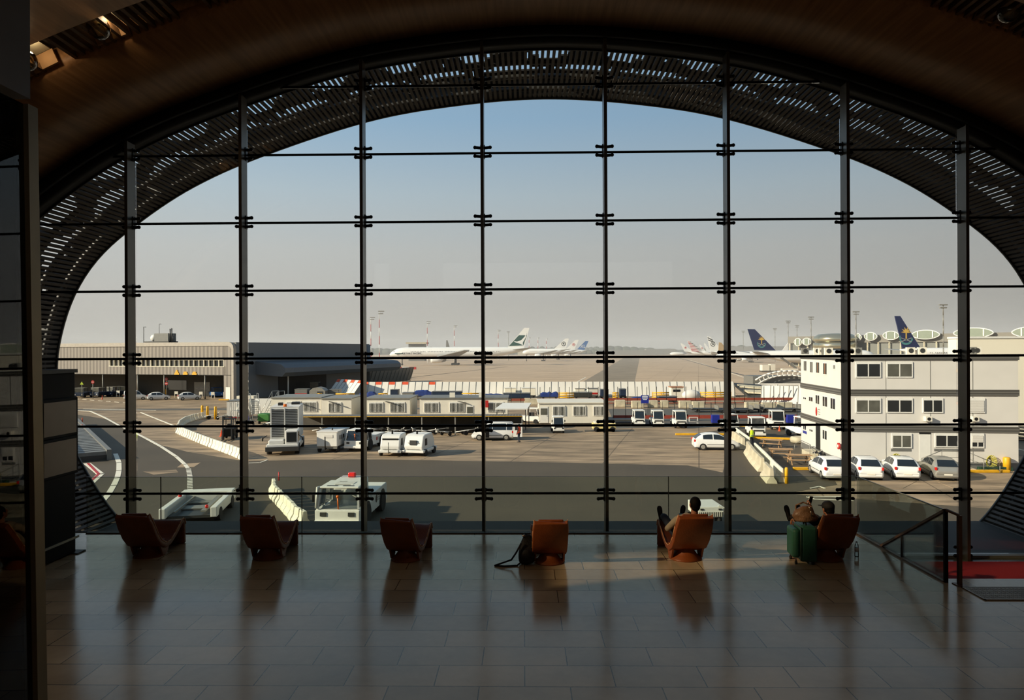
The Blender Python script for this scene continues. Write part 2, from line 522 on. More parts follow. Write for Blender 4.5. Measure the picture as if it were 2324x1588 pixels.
# opaque backing over the crown and right side (left flank stays open to the sun)
bk, _ = arch(NA, .5)
bkp = shell('trim_4', BY0 - .2, BY1 + .2, .56, .62, M['dark']); tag(bkp, kind='structure')

FIX = [(-6.43, 'globe lamp in the skylight slot at the upper left'), (-7.65, 'globe lamp half hidden behind the left bulkhead'), (7.33, 'unlit globe lamp in the ceiling slot at the upper right')]
fixmat = mat('lamp_plate', (150, 145, 125), .5)
for fx, lab in FIX:
    q = min(a_in, key=lambda p: abs(p[0] - fx) + (0 if p[1] > 9 else 99))
    t = thing('ceiling_lamp', lab, 'ceiling lamp', (q[0] + q[2] * .12, 10.42, q[1] + q[3] * .12), 0, 'globe lamps in the ceiling slots')
    R = Matrix.Rotation(math.atan2(q[2], q[3]), 3, 'Y')
    mm = MB().cb((0, 0, .24), (.55, .66, .03)); o = mm.build('mounting_plate', fixmat, t); 
    MB().ball((0, 0, .0), .17, 10, 18).build('glass_globe', M['globe'], t)
    MB().ball((0, 0, .06), .05, 6, 10).cyl((0, 0, .08), (0, 0, .23), .03).build('lamp_holder', M['steel'], t)
    for s_ in (-.35, .35): MB().box(-.3, .3, s_ - .02, s_ + .02, -.02, .22).build('frame_side', M['wood'], t)
    t.rotation_euler = (0, math.atan2(q[2], q[3]), 0)
    if fx < 0:
        ld = bpy.data.lights.new('lamp_light', 'POINT'); ld.energy = 2.2; ld.color = (1, .72, .42); ld.shadow_soft_size = .04
        lo = bpy.data.objects.new('lamp_light', ld); COL.objects.link(lo); lo.parent = t; lo.location = (.22, 0, .1)

# ---------------- outdoor slatted canopy
slatm = mat('canopy_slats', (74, 66, 58), .7, var=.15, scale=2)
root = thing('trim_5', None, None, kind='structure')
cpa, T = arch(172, -.02)
m = MB()
for i, (x, z, nx, nz) in enumerate(cpa):
    if z < 4.3: continue
    R = Matrix.Rotation(math.atan2(nx, nz), 3, 'Y')
    m.cb((x + nx * .03, 15.13, z + nz * .03), (.062, 2.72, .05), R=R)
m.build('slats', slatm, root)
# carrying ribs across the slats
for yy in (13.95, 14.7, 15.45, 16.2):
    o = shell('rib', yy - .035, yy + .035, .07, .16, M['dgrey'], n=80, parent=root)
o = shell('rib', 16.44, 16.5, -.04, .62, M['dgrey'], n=80, parent=root)
o = shell('rib', 13.76, 13.8, -.04, .62, M['black'], n=80, parent=root)
# outer cladding pierced by triangular and slit openings
h2, _ = dens(PROF, 4)
HA, T = arch(260, .55)
m = MB(); nseg = len(HA) - 1
ys = [13.75 + (16.5 - 13.75) * k / 14 for k in range(15)]
rnd = random.Random(3)
def open_cell(i, j):
    s = i * T / nseg           # arc length
    u = (s % 1.62) / 1.62; v = (j + .5) / 14
    if .34 < v < .64 and abs(u - .5) < .44 - (v - .34) * 1.1 and not (.47 < v < .50): return True
    if .62 < v < .86 and abs(((u + .5) % 1) - .5) < .10 + (v - .62) * 1.2: return True
    if abs(v - .82) < .03 and rnd.random() < .35: return True
    if rnd.random() < .05: return True
    return False
for i in range(nseg):
    for j in range(14):
        if open_cell(i, j) and HA[i][1] > 4.4: continue
        (x, z, _, _), (X, Z, _, _) = HA[i], HA[i + 1]
        (x2, z2, nx, nz) = HA[i]
        m.add([(x, ys[j], z), (X, ys[j], Z), (X, ys[j + 1], Z), (x, ys[j + 1], z)], [(0, 1, 2, 3)], 0, False)
cl = m.build('cladding', mat('cladding_dark', (22, 21, 20), .8), root, fix=True)
sm = cl.modifiers.new('solid', 'SOLIDIFY'); sm.thickness = .04

# ---------------- glazed end wall
fac = thing('window_1', None, None, kind='structure')
MX = [P(px, 794, 13.45).x for px in (35, 299, 555, 826, 1097, 1374, 1649, 1917, 2184)]
MX += [MX[-1] + 2.36]
ROWS = [14.46, 13.11, 11.757, 10.405, 9.052, 7.70, 6.355]
HP, _ = arch(60, .1)
POLY = [(p[0], p[1]) for p in HP]


def archz(x):
    best = None
    for a, b in zip(POLY[:-1], POLY[1:]):
        if (a[0] - x) * (b[0] - x) <= 0 and abs(a[0] - b[0]) > 1e-6:
            z = a[1] + (b[1] - a[1]) * (x - a[0]) / (b[0] - a[0])
            best = z if best is None else max(best, z)
    return best if best is not None else 8.6


def archx(z):
    xs = []
    for a, b in zip(POLY[:-1], POLY[1:]):
        if (a[1] - z) * (b[1] - z) <= 0 and abs(a[1] - b[1]) > 1e-6:
            xs.append(a[0] + (b[0] - a[0]) * (z - a[1]) / (b[1] - a[1]))
    return (min(xs), max(xs)) if xs else (-12, 13)


def clip(poly, cpoly):
    """Sutherland-Hodgman, cpoly convex & clockwise when seen from -y (left->right over the top)"""
    outp = poly
    n = len(cpoly)
    for i in range(n):
        a = cpoly[i]; b = cpoly[(i + 1) % n]
        inp = outp; outp = []
        if not inp: return []

        def side(q): return (b[0] - a[0]) * (q[1] - a[1]) - (b[1] - a[1]) * (q[0] - a[0])
        for k in range(len(inp)):
            p = inp[k]; q = inp[(k + 1) % len(inp)]
            sp, sq = side(p), side(q)
            if sp <= 1e-9: outp.append(p)
            if (sp < 0) != (sq < 0) and abs(sp - sq) > 1e-12:
                t = sp / (sp - sq)
                outp.append((p[0] + (q[0] - p[0]) * t, p[1] + (q[1] - p[1]) * t))
    return outp


for x in MX:
    zt = archz(x)
    zb = LZ if -9 < x < 10.3 else LZ
    MB().box(x - .03, x + .03, 13.27, 13.54, zb, zt + .1).build('mullion', M['mull'], fac)
for z in ROWS:
    xa, xb = archx(z)
    MB().cyl((xa, 13.56, z), (xb, 13.56, z), .024, n=10).build('transom', M['black'], fac)
MB().box(-10.4, 11.5, 13.47, 13.66, LZ - .02, LZ + .05).build('sill', M['midgrey'], fac)
mc = MB()
for dz in (-.085, .085):
    mc.tube([(-.15, -.035, dz), (-.06, 0, dz), (.06, 0, dz), (.15, -.035, dz)], .03, 8)
    mc.ball((-.15, -.035, dz), .036, 6, 10); mc.ball((.15, -.035, dz), .036, 6, 10)
mc.box(-.045, .045, -.05, .03, -.13, .13)
proto = None
for x in MX:
    for z in ROWS + [5.24]:
        if archz(x) < z + .1: continue
        xa, xb = archx(z)
        if proto is None:
            proto = mc.build('clamp', M['gunmetal'], fac); c = proto
        else:
            c = proto.copy(); COL.objects.link(c); c.parent = fac
        c.location = (x, 13.49, z)
cols = [archx(9)[0] - .2] + MX + [13]
rows = [15.6] + ROWS + [LZ + .05]
for a, b in zip(cols[:-1], cols[1:]):
    for t, u in zip(rows[:-1], rows[1:]):
        poly = clip([(a + .008, u + .008), (b - .008, u + .008), (b - .008, t - .008), (a + .008, t - .008)], POLY)
        if len(poly) < 3: continue
        w_ = max(p[0] for p in poly) - min(p[0] for p in poly); h_ = max(p[1] for p in poly) - min(p[1] for p in poly)
        if w_ < .08 or h_ < .08: continue
        MB().prism(poly, 'y', 13.60, 13.615).build('glass_pane', M['glassf'], fac)

# ---------------- floors
tile = brickmat('floor_tiles', (206, 188, 156), (176, 160, 132), (80, 72, 58), .92, .46, .006, rough=.09, bump=.25, rmax=.24, noise=.35, nscale=.8)
m = MB()
m.prism([(-14, -7), (13.5, -7), (13.5, 10.18), (SX, 10.18), (SX, EDGE), (-11.2, EDGE), (-14, 10)], 'z', 5.45, FZ)
fl = m.build('floor', tile); tag(fl, kind='structure')
# the landing floor sits below, darker stone
lf = MB().box(SX - .3, 13.2, 9.9, 13.5, LZ - .25, LZ).build('floor', mat('landing_stone', (96, 96, 88), .25, var=.1)); tag(lf, kind='structure')
lf = MB().box(-11, SX - .3, 12.4, 13.5, LZ - .25, LZ).build('floor', M['dgrey']); tag(lf, kind='structure')
tr = MB().box(-10.8, 12.5, 13.66, 16.5, LZ - .35, LZ - .03).build('trim_6', mat('terrace_roofing', (58, 53, 46), .75, var=.12, scale=1.2)); tag(tr, kind='structure')
ed = MB().box(-11.2, SX, EDGE, EDGE + .03, 5.4, FZ + .012).box(SX, SX + .03, 10.18, EDGE, 5.4, FZ + .012).build('trim_7', M['black']); tag(ed, kind='structure')
# two steps down from the main floor
m = MB()
for k in range(3):
    m.box(SX + .03, 13.2, 10.18 + .28 * k, 10.18 + .28 * (k + 1), LZ, FZ - .175 * (k + 1))
o = m.build('trim_8', tile); tag(o, kind='structure')
# carpet and entrance grating
c0 = G(2324, 1268, LZ); c1 = G(2324, 1312, LZ)
o = MB().box(SX + .1, 10.5, 11.7, 13.22, LZ, LZ + .015).build('carpet', M['carpet'])
tag(o, 'red carpet runner along the glass wall beyond the stair railing', 'carpet')
gt = thing('entrance_grating', 'perforated metal entrance grating set in the floor right of the railing post', 'grating', (SX + .08, 9.3, FZ))
MB().box(0, 4.6, 0, .5, 0, .006).build('tray', M['black'], gt)
m = MB().box(0, 4.6, 0, .02, 0, .016).box(0, 4.6, .48, .5, 0, .016).box(0, .02, 0, .5, 0, .016)
for k in range(12):
    m.box(.02, 4.6, .035 + k * .038, .05 + k * .038, 0, .014)
for k in range(83):
    m.box(.05 + k * .055, .062 + k * .055, .02, .48, 0, .012)
m.build('grid', mat('grate_metal', (170, 162, 148), .4, .5), gt)

wn = MB().box(-7.5, 7.5, -7.2, -7.18, 12.0, 13.6).build('fill_window', M['glassf']); tag(wn, kind='structure')  # unseen high opening behind the camera, added to let fill daylight in
sg_ = shell('sun_filter_pane', SY0 - .1, SY1 + .1, .50, .52, glass('sun_filter_glass', (.52, .47, .40), .5), i0=4, i1=kk + 2); tag(sg_, kind='structure')  # unseen tinted pane added over the slot to dim the sun
# walls of the hall: left media wall, far sides, back
wl = MB().box(-12.6, -12.4, -7, 9.4, 5.45, 9.2).build('wall_left', M['dgrey']); tag(wl, kind='structure')
wb = MB().box(-14, 14, -7.3, -7.0, 5.45, 12.0).box(-14, 14, -7.3, -7.0, 13.6, 17).box(-14, -7.5, -7.3, -7.0, 12.0, 13.6).box(7.5, 14, -7.3, -7.0, 12.0, 13.6).build('wall_back', mat('back_wall', (60, 50, 42), .8)); tag(wb, kind='structure')

tb = tile.node_tree.nodes['Principled BSDF']; tb.inputs['Specular Tint'].default_value = (1, .74, .46, 1); tb.inputs['Specular IOR Level'].default_value = .9
ct = thing('display_cabinet', 'tall dark cabinet with two stacked blank screens beside the left chairs', 'cabinet', (-7.6, 11.45, FZ))
MB().box(-1.2, 0, -1.55, 0, .02, 3.05).build('body', M['black'], ct, bevel=.01)
MB().box(-1.24, .03, -1.6, .03, 3.05, 3.11).build('top_cap', M['dgrey'], ct)
for z0, z1 in ((2.02, 2.62), (1.38, 1.98)):
    f = MB().box(0, .05, -.88, .0, z0 - .02, z1 + .02).build('screen_frame', M['black'], ct, bevel=.01)
    MB().box(.05, .056, -.83, -.05, z0 + .03, z1 - .03).build('screen_panel', mat('screen_grey', (150, 136, 118), .35, var=.06), f)
MB().box(-.02, .03, -3.1, .05, .25, .29).build('bumper_rail', M['steel'], ct)
MB().box(-1.2, -.01, -3.2, -1.6, .02, 2.9).build('rear_panel', M['black'], ct, bevel=.01)
MB().box(-.3, .1, -.1, .12, 0, .02).build('foot_plate', M['dgrey'], ct)

# glass partition at the left foreground
gp = thing('glass_partition', 'glass partition with slim aluminium post at the far left foreground', 'glass partition', (-2.86, 3.96, FZ))
MB().add([(-.035, -.02, 0), (.035, -.02, 0), (.035, .06, 0), (-.035, .06, 0), (-.095, -.02, 4.85), (-.025, -.02, 4.85), (-.025, .06, 4.85), (-.095, .06, 4.85)],
         [(0, 3, 2, 1), (4, 5, 6, 7), (0, 1, 5, 4), (1, 2, 6, 5), (2, 3, 7, 6), (3, 0, 4, 7)]).build('post', mat('post_alu', (120, 108, 84), .4, .6), gp)
MB().add([(-.01, -2.6, 0), (.005, -2.6, 0), (.005, -.02, 0), (-.01, -.02, 0), (-.07, -2.6, 4.85), (-.055, -2.6, 4.85), (-.055, -.02, 4.85), (-.07, -.02, 4.85)],
         [(0, 3, 2, 1), (4, 5, 6, 7), (0, 1, 5, 4), (1, 2, 6, 5), (2, 3, 7, 6), (3, 0, 4, 7)]).build('glass_pane', M['glassp'], gp)
q = P(55, 218, 4.0)
bh = MB().box(q.x - 1.6, q.x, 2.0, 4.05, q.z, 14.9).build('trim_9', mat('bulkhead_grey', (92, 92, 96), .5)); tag(bh, kind='structure')

for k, (lx, ly) in enumerate(((-6, 1.5), (0, 1.5), (6, 1.5), (-6, -4), (0, -4), (6, -4), (-4.5, 7.6), (4.5, 7.6))):  # unseen warm fill spots added to brighten the floor and ceiling
    ld = bpy.data.lights.new('hall_fill_light', 'SPOT'); ld.energy = 60 if ly < 5 else 28; ld.color = (1, .70, .42); ld.shadow_soft_size = .12; ld.spot_size = math.radians(112); ld.spot_blend = .35
    lo = bpy.data.objects.new('hall_fill_light', ld); COL.objects.link(lo); lo.location = (XC + lx, ly, 13.9 - abs(lx) * .16 if ly < 5 else 13.6)
# ---------------- glass balustrade
gr = thing('glass_railing', 'low frameless glass railing along the floor edge in front of the window', 'railing', (0, EDGE - .06, FZ))
js = [-8.2] + [P(px, 1100, EDGE - .06).x for px in (365, 685, 1100, 1517)] + [SX - .02]
for a, b in zip(js[:-1], js[1:]):
    MB().box(a + .006, b - .006, -.008, .008, 0, 1.055).build('glass_panel', M['glassr'], gr)
m = MB()
for j in js[1:-1]:
    m.box(j - .006, j + .006, -.008, .008, 0, 1.055)
m.box(js[0], js[-1], -.009, .009, 1.05, 1.056)
m.build('edge_seal', mat('glass_edge', (96, 100, 88), .3), gr)
MB().box(js[0], js[-1], -.03, .03, 0, .02).build('base_channel', M['dgrey'], gr)

PY = 10.02
sr = thing('stair_railing', 'glass stair railing with brown metal posts and sloping handrail at the right', 'railing', (SX, PY, FZ))
L = EDGE - .06 - PY
MB().box(-.008, .008, .03, L, 0, 1.04).build('glass_panel', M['glassr'], sr)
brz = mat('bronze_rail', (110, 84, 66), .4, .5)
MB().box(-.025, .025, -.02, .02, 0, 1.055).build('post', M['black'], sr)
MB().box(.10, .15, -.14, -.09, 0, 1.0).build('post', brz, sr)
MB().bar((0, 0, 1.055), (.125, -.12, 1.0), .05, .03).build('cross_bar', brz, sr)
MB().bar((0, 0, 1.05), (0, 1.85, -.02), .05, .035).build('handrail', brz, sr)
MB().bar((-.02, 0, .01), (-.02, L, .01), .05, .03).build('base_channel', brz, sr)
MB().box(-.01, .01, .0, L, 1.04, 1.055).build('top_edge', mat('glass_edge2', (130, 134, 120), .3), sr)
MB().cyl((0, 1.15, -.3), (0, 1.15, .38), .02).build('baluster', M['dgrey'], sr)
MB().box(.06, .2, -.2, -.04, 0, .012).build('foot_plate', brz, sr)

# ---------------- lounge chairs
PTOP = [(-.52, .80), (-.40, .60), (-.27, .40), (-.14, .27), (.0, .20), (.14, .205), (.30, .28), (.46, .38), (.56, .44), (.63, .45), (.69, .42), (.72, .33), (.73, .0)]


def chair(label, x, y, rz=0, sc=1):
    t = thing('lounge_chair', label, 'lounge chair', (x, y, FZ), rz, 'row of reclined leather lounge chairs', sc)
    th = .075
    pts = PTOP
    outl = []
    for i, (s, z) in enumerate(pts):
        a = pts[max(0, i - 1)]; b = pts[min(len(pts) - 1, i + 1)]
        tx, tz = b[0] - a[0], b[1] - a[1]; l = math.hypot(tx, tz)
        nx, nz = tz / l, -tx / l
        outl.append((s + nx * th, max(0, z + nz * th) if i < len(pts) - 1 else 0))
    W = .28
    m = MB()
    n = len(pts)

    def wd(i):
        return W * (.93 if i == 0 else 1.0 if i < 9 else .97)
    # closed shell cross-section lofted over its width: rings along the profile
    rings = []
    for i in range(n):
        (s0, z0), (s1, z1) = pts[i], outl[i]
        w_ = wd(i)
        rings.append([(-w_, s0, z0 + .012), (-w_ + .05, s0, z0 - .01), (w_ - .05, s0, z0 - .01), (w_, s0, z0 + .012), (w_, s1, z1), (-w_, s1, z1)])
    m.loft(rings, 0, True)
    m.build('shell', M['leather'], t, bevel=.012)
    # back-rest cushion on the inside, head roll
    m = MB()
    rr = []
    for i in range(0, 6):
        s0, z0 = pts[i]
        a = pts[max(0, i - 1)]; b = pts[i + 1]
        tx, tz = b[0] - a[0], b[1] - a[1]; l = math.hypot(tx, tz)
        ux, uz = -tz / l, tx / l
        rr.append([(-.2, s0, z0), (.2, s0, z0), (.2, s0 + ux * .04, z0 + uz * .04), (-.2, s0 + ux * .04, z0 + uz * .04)])
    m.loft(rr, 0, True)
    m.build('seat_cushion', M['leather'], t, bevel=.02)
    for sgn in (-1, 1):
        MB().tube([(sgn * wd(i), pts[i][0], pts[i][1] + .01) for i in range(n - 1)], .009, 6).build('edge_piping', M['leather2'], t)
    # curved plinth that carries the seat
    m = MB().lathe([(.10, .22), (.13, .14), (.19, .06), (.25, .02), (.26, 0)], (0, .02, 0), 24)
    m.build('pedestal_base', M['leather'], t)
    # side fin under the seat V
    for sg in (-1, 1):
        x_ = sg * (W - .03)
        MB().prism([(-.2, .29), (.2, .2), (.08, .02), (-.06, .02)], 'x', min(x_, x_ - sg * .03), max(x_, x_ - sg * .03)).build('side_panel', M['leather'], t)
    return t


chair('brown lounge chair at the far left of the row, empty, beside the dark cabinet', -6.26, 11.32, .04)
chair('second empty lounge chair from the left, behind the flat white tow vehicle', -4.22, 11.22, .03)
chair('dark brown lounge chair standing alone left of centre with its leg rest to the right', -1.93, 11.12, -.12, .97)
chair('tan lounge chair near the centre with a black backpack leaning on it', .40, 10.98, .02, .98)
chair('bright orange lounge chair with a reclining person with crossed legs', 2.63, 11.18, .06, 1.03)
chair('rightmost lounge chair, beside the green suitcase and the water bottle', 4.90, 11.18, .0, 1.03)


# ---------------- people
def skin_person(name, parent, pts, edges, mt, sub=2):
    """pts: {key:(co, radius)}; first key is the root"""
    keys = list(pts)
    me = bpy.data.meshes.new(name)
    me.from_pydata([pts[k][0] for k in keys], [(keys.index(a), keys.index(b)) for a, b in edges], [])
    o = bpy.data.objects.new(name, me); COL.objects.link(o); o.parent = parent
    sk = o.modifiers.new('skin', 'SKIN'); sk.use_smooth_shade = True
    lay = me.skin_vertices[0] if me.skin_vertices else None
    if lay is None:
        bpy.context.view_layer.update()
        lay = me.skin_vertices[0] if me.skin_vertices else me.attributes.new('x', 'FLOAT', 'POINT') and None
    for i, k in enumerate(keys):
        r = pts[k][1]
        if not hasattr(r, '__len__'): r = (r, r)
        lay.data[i].radius = r
        lay.data[i].use_root = (i == 0)
    sb = o.modifiers.new('sub', 'SUBSURF'); sb.levels = sub; sb.render_levels = sub
    me.materials.append(mt)
    return o


def headmesh(parent, c, R, mt_skin, hair, cap=False):
    h = MB()
    h.ball((0, 0, 0), (.074, .094, .112), 14, 18)
    h.ball((0, .045, -.05), (.05, .05, .06), 8, 12)          # jaw
    h.cyl((0, .085, .01), (0, .112, -.018), .009, .015, 8)     # nose
    h.ball((0, .112, -.02), .015, 6, 8)
    for s in (-1, 1):
        h.ball((s * .078, -.005, -.005), (.012, .02, .033), 6, 8)   # ears
        h.ball((s * .032, .085, .012), .011, 6, 8)
    h.cyl((-.02, .092, -.052), (.02, .092, -.052), .007, n=6)
    h.cyl((0, -.015, -.06), (0, -.05, -.19), .052, .058, 12)
    o = h.build('head', mt_skin, parent, fix=False); o.location = c; o.rotation_euler = R
    g = MB()
    g.ball((0, -.018, .022), (.084, .099, .108), 14, 18)
    g.ball((0, -.05, -.03), (.07, .06, .07), 8, 12)
    q = g.build('hair', hair, o, fix=False)
    return o


def hand(parent, c, dirv, mt, side=1):
    """palm with four fingers and a thumb along dirv"""
    d = Vector(dirv).normalized(); u = Vector((0, 0, 1)) if abs(d.z) < .9 else Vector((1, 0, 0))
    s = d.cross(u).normalized() * side; n = s.cross(d)
    m = MB(); c = Vector(c)
    R = Matrix((s, d, n)).transposed()
    m.ball(c + d * .045, (.042, .05, .016), 8, 12, R=R)
    for k, L in enumerate((.065, .078, .072, .055)):
        b = c + d * .085 + s * (-.03 + .02 * k)
        e1 = b + d * L * .55 - n * .012
        e2 = e1 + d * L * .4 - n * .03
        m.tube([b - d * .02, e1, e2], .0085, 8); m.ball(e2, .0085, 6, 8)
    b = c + d * .03 - s * .036
    m.tube([b, b - s * .028 + d * .03, b - s * .03 + d * .06 - n * .01], .0105, 8)
    return m.build('hand', mt, parent)


# person on the fifth chair: leans back, legs stretched over the leg rest
X, Y = 2.63, 11.2
p1 = thing('person', 'person with dark hair in a grey shirt and dark jeans reclining with feet up', 'person', (X, Y, FZ))
pts = {'pel': ((0, .02, .31), (.15, .11)), 'wa': ((0, -.12, .44), (.135, .10)), 'ch': ((0, -.27, .63), (.165, .11)), 'ne': ((.02, -.34, .82), (.065, .06)),
       'hl': ((-.1, .05, .31), .085), 'kl': ((-.25, .46, .56), .066), 'al': ((-.20, .86, .45), .043),
       'hr': ((.1, .06, .31), .085), 'kr': ((.04, .5, .55), .066), 'ar': ((.16, .92, .45), .043)}
skin_person('trousers', p1, {k: pts[k] for k in ('pel', 'hl', 'kl', 'al', 'hr', 'kr', 'ar')}, [('pel', 'hl'), ('hl', 'kl'), ('kl', 'al'), ('pel', 'hr'), ('hr', 'kr'), ('kr', 'ar')], M['denim'])
sp_ = {'wa': ((0, -.03, .34), (.15, .12)), 'ch': ((0, -.2, .57), (.165, .115)), 'sh': ((0, -.31, .72), (.14, .08)), 'ne': ((.02, -.33, .79), (.06, .055)),
       'sl': ((-.18, -.26, .70), .06), 'el': ((-.30, -.02, .47), .052), 'wl': ((-.19, .20, .46), .042),
       'sr': ((.18, -.26, .70), .06), 'er': ((.29, -.04, .48), .052), 'wr': ((.14, .18, .45), .042)}
skin_person('shirt', p1, sp_, [('wa', 'ch'), ('ch', 'sh'), ('sh', 'ne'), ('sh', 'sl'), ('sl', 'el'), ('el', 'wl'), ('sh', 'sr'), ('sr', 'er'), ('er', 'wr')], M['shirt'])
headmesh(p1, (.07, -.34, .95), (.25, 0, .25), M['skin'], M['hair'])
hand(p1, (-.19, .20, .46), (.8, .5, -.1), M['skin']); hand(p1, (.14, .18, .45), (-.8, .5, -.1), M['skin'], -1)


def shoe(parent, ank, up, name='shoe', mt=None, L=.27):
    """shoe standing heel-down on the ankle end: toe along up"""
    m = MB(); a = Vector(ank); u = Vector(up).normalized(); f = Vector((0, 1, 0)); f = (f - u * f.dot(u)).normalized(); s = u.cross(f)
    R = Matrix((s, u, f)).transposed()
    rings = []
    for t, w_, h in ((-.07, .028, .035), (-.05, .036, .05), (.0, .038, .055), (.06, .04, .045), (.12, .048, .036), (.17, .044, .028), (.20, .028, .018), (.207, .01, .008)):
        c = a + u * t + f * (.03)
        rings.append([c + s * (w_ * math.cos(q * PI / 5)) + f * (h * math.sin(q * PI / 5)) for q in range(10)])
    m.loft(rings)
    return m.build(name, mt or M['shoe'], parent)


shoe(p1, (-.21, .9, .43), (-.1, .25, 1)); shoe(p1, (.17, .96, .43), (.25, .2, 1))

# person on the rightmost chair with cap, looking at a phone
X, Y = 4.96, 11.2
p2 = thing('person', 'person in a dark jacket and black cap on the rightmost chair, holding up a phone', 'person', (X, Y, FZ))
skin_person('trousers', p2, {'pel': ((0, .02, .31), (.15, .11)), 'hl': ((-.1, .05, .31), .085), 'kl': ((-.2, .48, .55), .066), 'al': ((-.26, .92, .44), .043),
                             'hr': ((.1, .06, .31), .085), 'kr': ((.0, .5, .54), .066), 'ar': ((-.08, .96, .43), .043)},
            [('pel', 'hl'), ('hl', 'kl'), ('kl', 'al'), ('pel', 'hr'), ('hr', 'kr'), ('kr', 'ar')], M['coat'])
skin_person('jacket', p2, {'wa': ((0, -.03, .34), (.16, .12)), 'ch': ((0, -.2, .57), (.175, .12)), 'sh': ((0, -.31, .70), (.14, .08)), 'ne': ((0, -.33, .77), (.06, .055)),
                           'sl': ((-.19, -.26, .69), .065), 'el': ((-.31, -.02, .55), .055), 'wl': ((-.24, .16, .72), .042),
                           'sr': ((.19, -.26, .69), .065), 'er': ((.24, 0, .48), .055), 'wr': ((.05, .2, .45), .042)},
            [('wa', 'ch'), ('ch', 'sh'), ('sh', 'ne'), ('sh', 'sl'), ('sl', 'el'), ('el', 'wl'), ('sh', 'sr'), ('sr', 'er'), ('er', 'wr')], M['coat'])
hd = headmesh(p2, (-.12, -.24, .85), (-.1, 0, .2), M['skin'], M['hair'])
m = MB().ball((0, -.01, .045), (.093, .108, .085), 10, 18).box(-.06, .06, .06, .17, .035, .045)
m.build('cap', mat('black_cap', (12, 12, 12), .8), hd, fix=False)
hand(p2, (-.24, .16, .73), (.1, .1, 1), M['skin']); hand(p2, (.05, .2, .45), (-.7, .6, 0), M['skin'], -1)
shoe(p2, (-.27, .95, .43), (-.2, .2, 1)); shoe(p2, (-.08, 1.0, .42), (.1, .2, 1))
ph = thing('phone', 'white-edged phone held up above the lap of the person in the cap', 'phone', (X - .24, Y + .19, FZ + .82))
MB().box(-.037, .037, -.004, .004, 0, .145).build('body', M['white'], ph, bevel=.004)
MB().box(-.033, .033, -.0055, -.004, .008, .137).build('screen', M['dark'], ph)
ph.rotation_euler = (.2, .18, .3)

# suitcase, bags, bottle
sc_ = thing('suitcase', 'green soft-sided trolley suitcase standing beside the rightmost chair', 'suitcase', (4.44, 10.98, FZ), -.08)
MB().box(-.08, .17, -.2, .2, .05, .60).build('main_body', M['green'], sc_, bevel=.035)
MB().box(-.2, -.08, -.17, .17, .1, .56).build('front_pocket', M['green'], sc_, bevel=.045)
MB().tube([(-.085, -.205, .07), (-.085, -.205, .59), (-.085, .205, .59), (-.085, .205, .07)], .008, 6).build('zip', M['dgrey'], sc_)
MB().tube([(.04, -.06, .60), (.04, -.05, .635), (.04, .05, .635), (.04, .06, .60)], .012, 8).build('handle', M['black'], sc_)
for x_ in (-.14, .12):
    for y_ in (-.14, .14):
        MB().cyl((x_ - .015, y_, .027), (x_ + .015, y_, .027), .027).cyl((x_, y_, .03), (x_, y_, .08), .012).build('wheel', M['rubber'], sc_)
bg_ = thing('shoulder_bag', 'crumpled brown shoulder bag lying on top of the green suitcase', 'bag', (4.48, 10.98, FZ + .64))
rings = []
rb = random.Random(5)
for k in range(9):
    z = k / 8 * .26
    w_ = (.15, .19, .20, .195, .18, .165, .14, .10, .05)[k]
    rings.append([(w_ * math.cos(q * PI / 9) * (1 + rb.uniform(-.12, .12)) + .02 * math.sin(k), .13 * w_ / .2 * math.sin(q * PI / 9) * (1 + rb.uniform(-.15, .15)), z) for q in range(18)])
MB().loft(rings).build('bag_body', M['brownbag'], bg_, sub=1)
MB().tube([(-.15, 0, .12), (-.13, .02, .26), (-.02, 0, .31), (.1, 0, .26), (.16, 0, .1)], .012, 8).build('strap', M['brownbag'], bg_)
MB().tube([(.02, -.11, .27), (.05, -.12, .2), (.06, -.12, .12)], .009, 6).build('buckle', M['steel'], bg_)
bt = thing('water_bottle', 'clear plastic water bottle standing on the floor right of the chairs', 'bottle', (5.43, 11.25, FZ))
MB().lathe([(.03, 0), (.034, .01), (.034, .06), (.031, .075), (.034, .09), (.034, .16), (.03, .19), (.014, .225), (.013, .235)], n=20).build('bottle_body', M['glassb'], bt)
MB().lathe([(.0345, .085), (.0345, .15)], n=20).build('paper_label', M['white'], bt)
MB().lathe([(.015, .232), (.015, .25), (.0, .25)], n=14).build('cap', M['midgrey'], bt)

bp = thing('backpack', 'black backpack leaning on the tan centre chair with straps on the floor', 'backpack', (.03, 10.86, FZ), .1)
rings = []
for k in range(10):
    z = k / 9 * .44
    w_ = (.10, .125, .13, .135, .13, .125, .115, .10, .08, .04)[k]; d_ = (.07, .09, .1, .1, .095, .09, .08, .07, .05, .03)[k]
    rings.append([(w_ * math.copysign(abs(math.cos(q * PI / 10)) ** .6, math.cos(q * PI / 10)) + .10 * z, d_ * math.copysign(abs(math.sin(q * PI / 10)) ** .6, math.sin(q * PI / 10)) + .25 * z, z) for q in range(20)])
blk = mat('black_nylon', (13, 12, 12), .75, bump=.3)
MB().loft(rings).build('main_body', blk, bp, sub=1)
MB().ball((.0, -.10, .15), (.09, .05, .11), 8, 14).build('front_pocket', blk, bp)
MB().tube([(-.02, -.02, .42), (-.06, 0, .47), (.02, .05, .46)], .011).build('handle', blk, bp)
MB().tube([(-.08, -.03, .34), (-.16, -.05, .2), (-.24, -.06, .09), (-.42, -.08, .04), (-.50, -.07, .012), (-.36, -.12, .012), (-.15, -.1, .012), (-.08, -.05, .05)], .014).build('strap', blk, bp)
MB().cyl((-.06, -.04, .45), (-.02, -.04, .47), .02).build('buckle', M['steel'], bp)
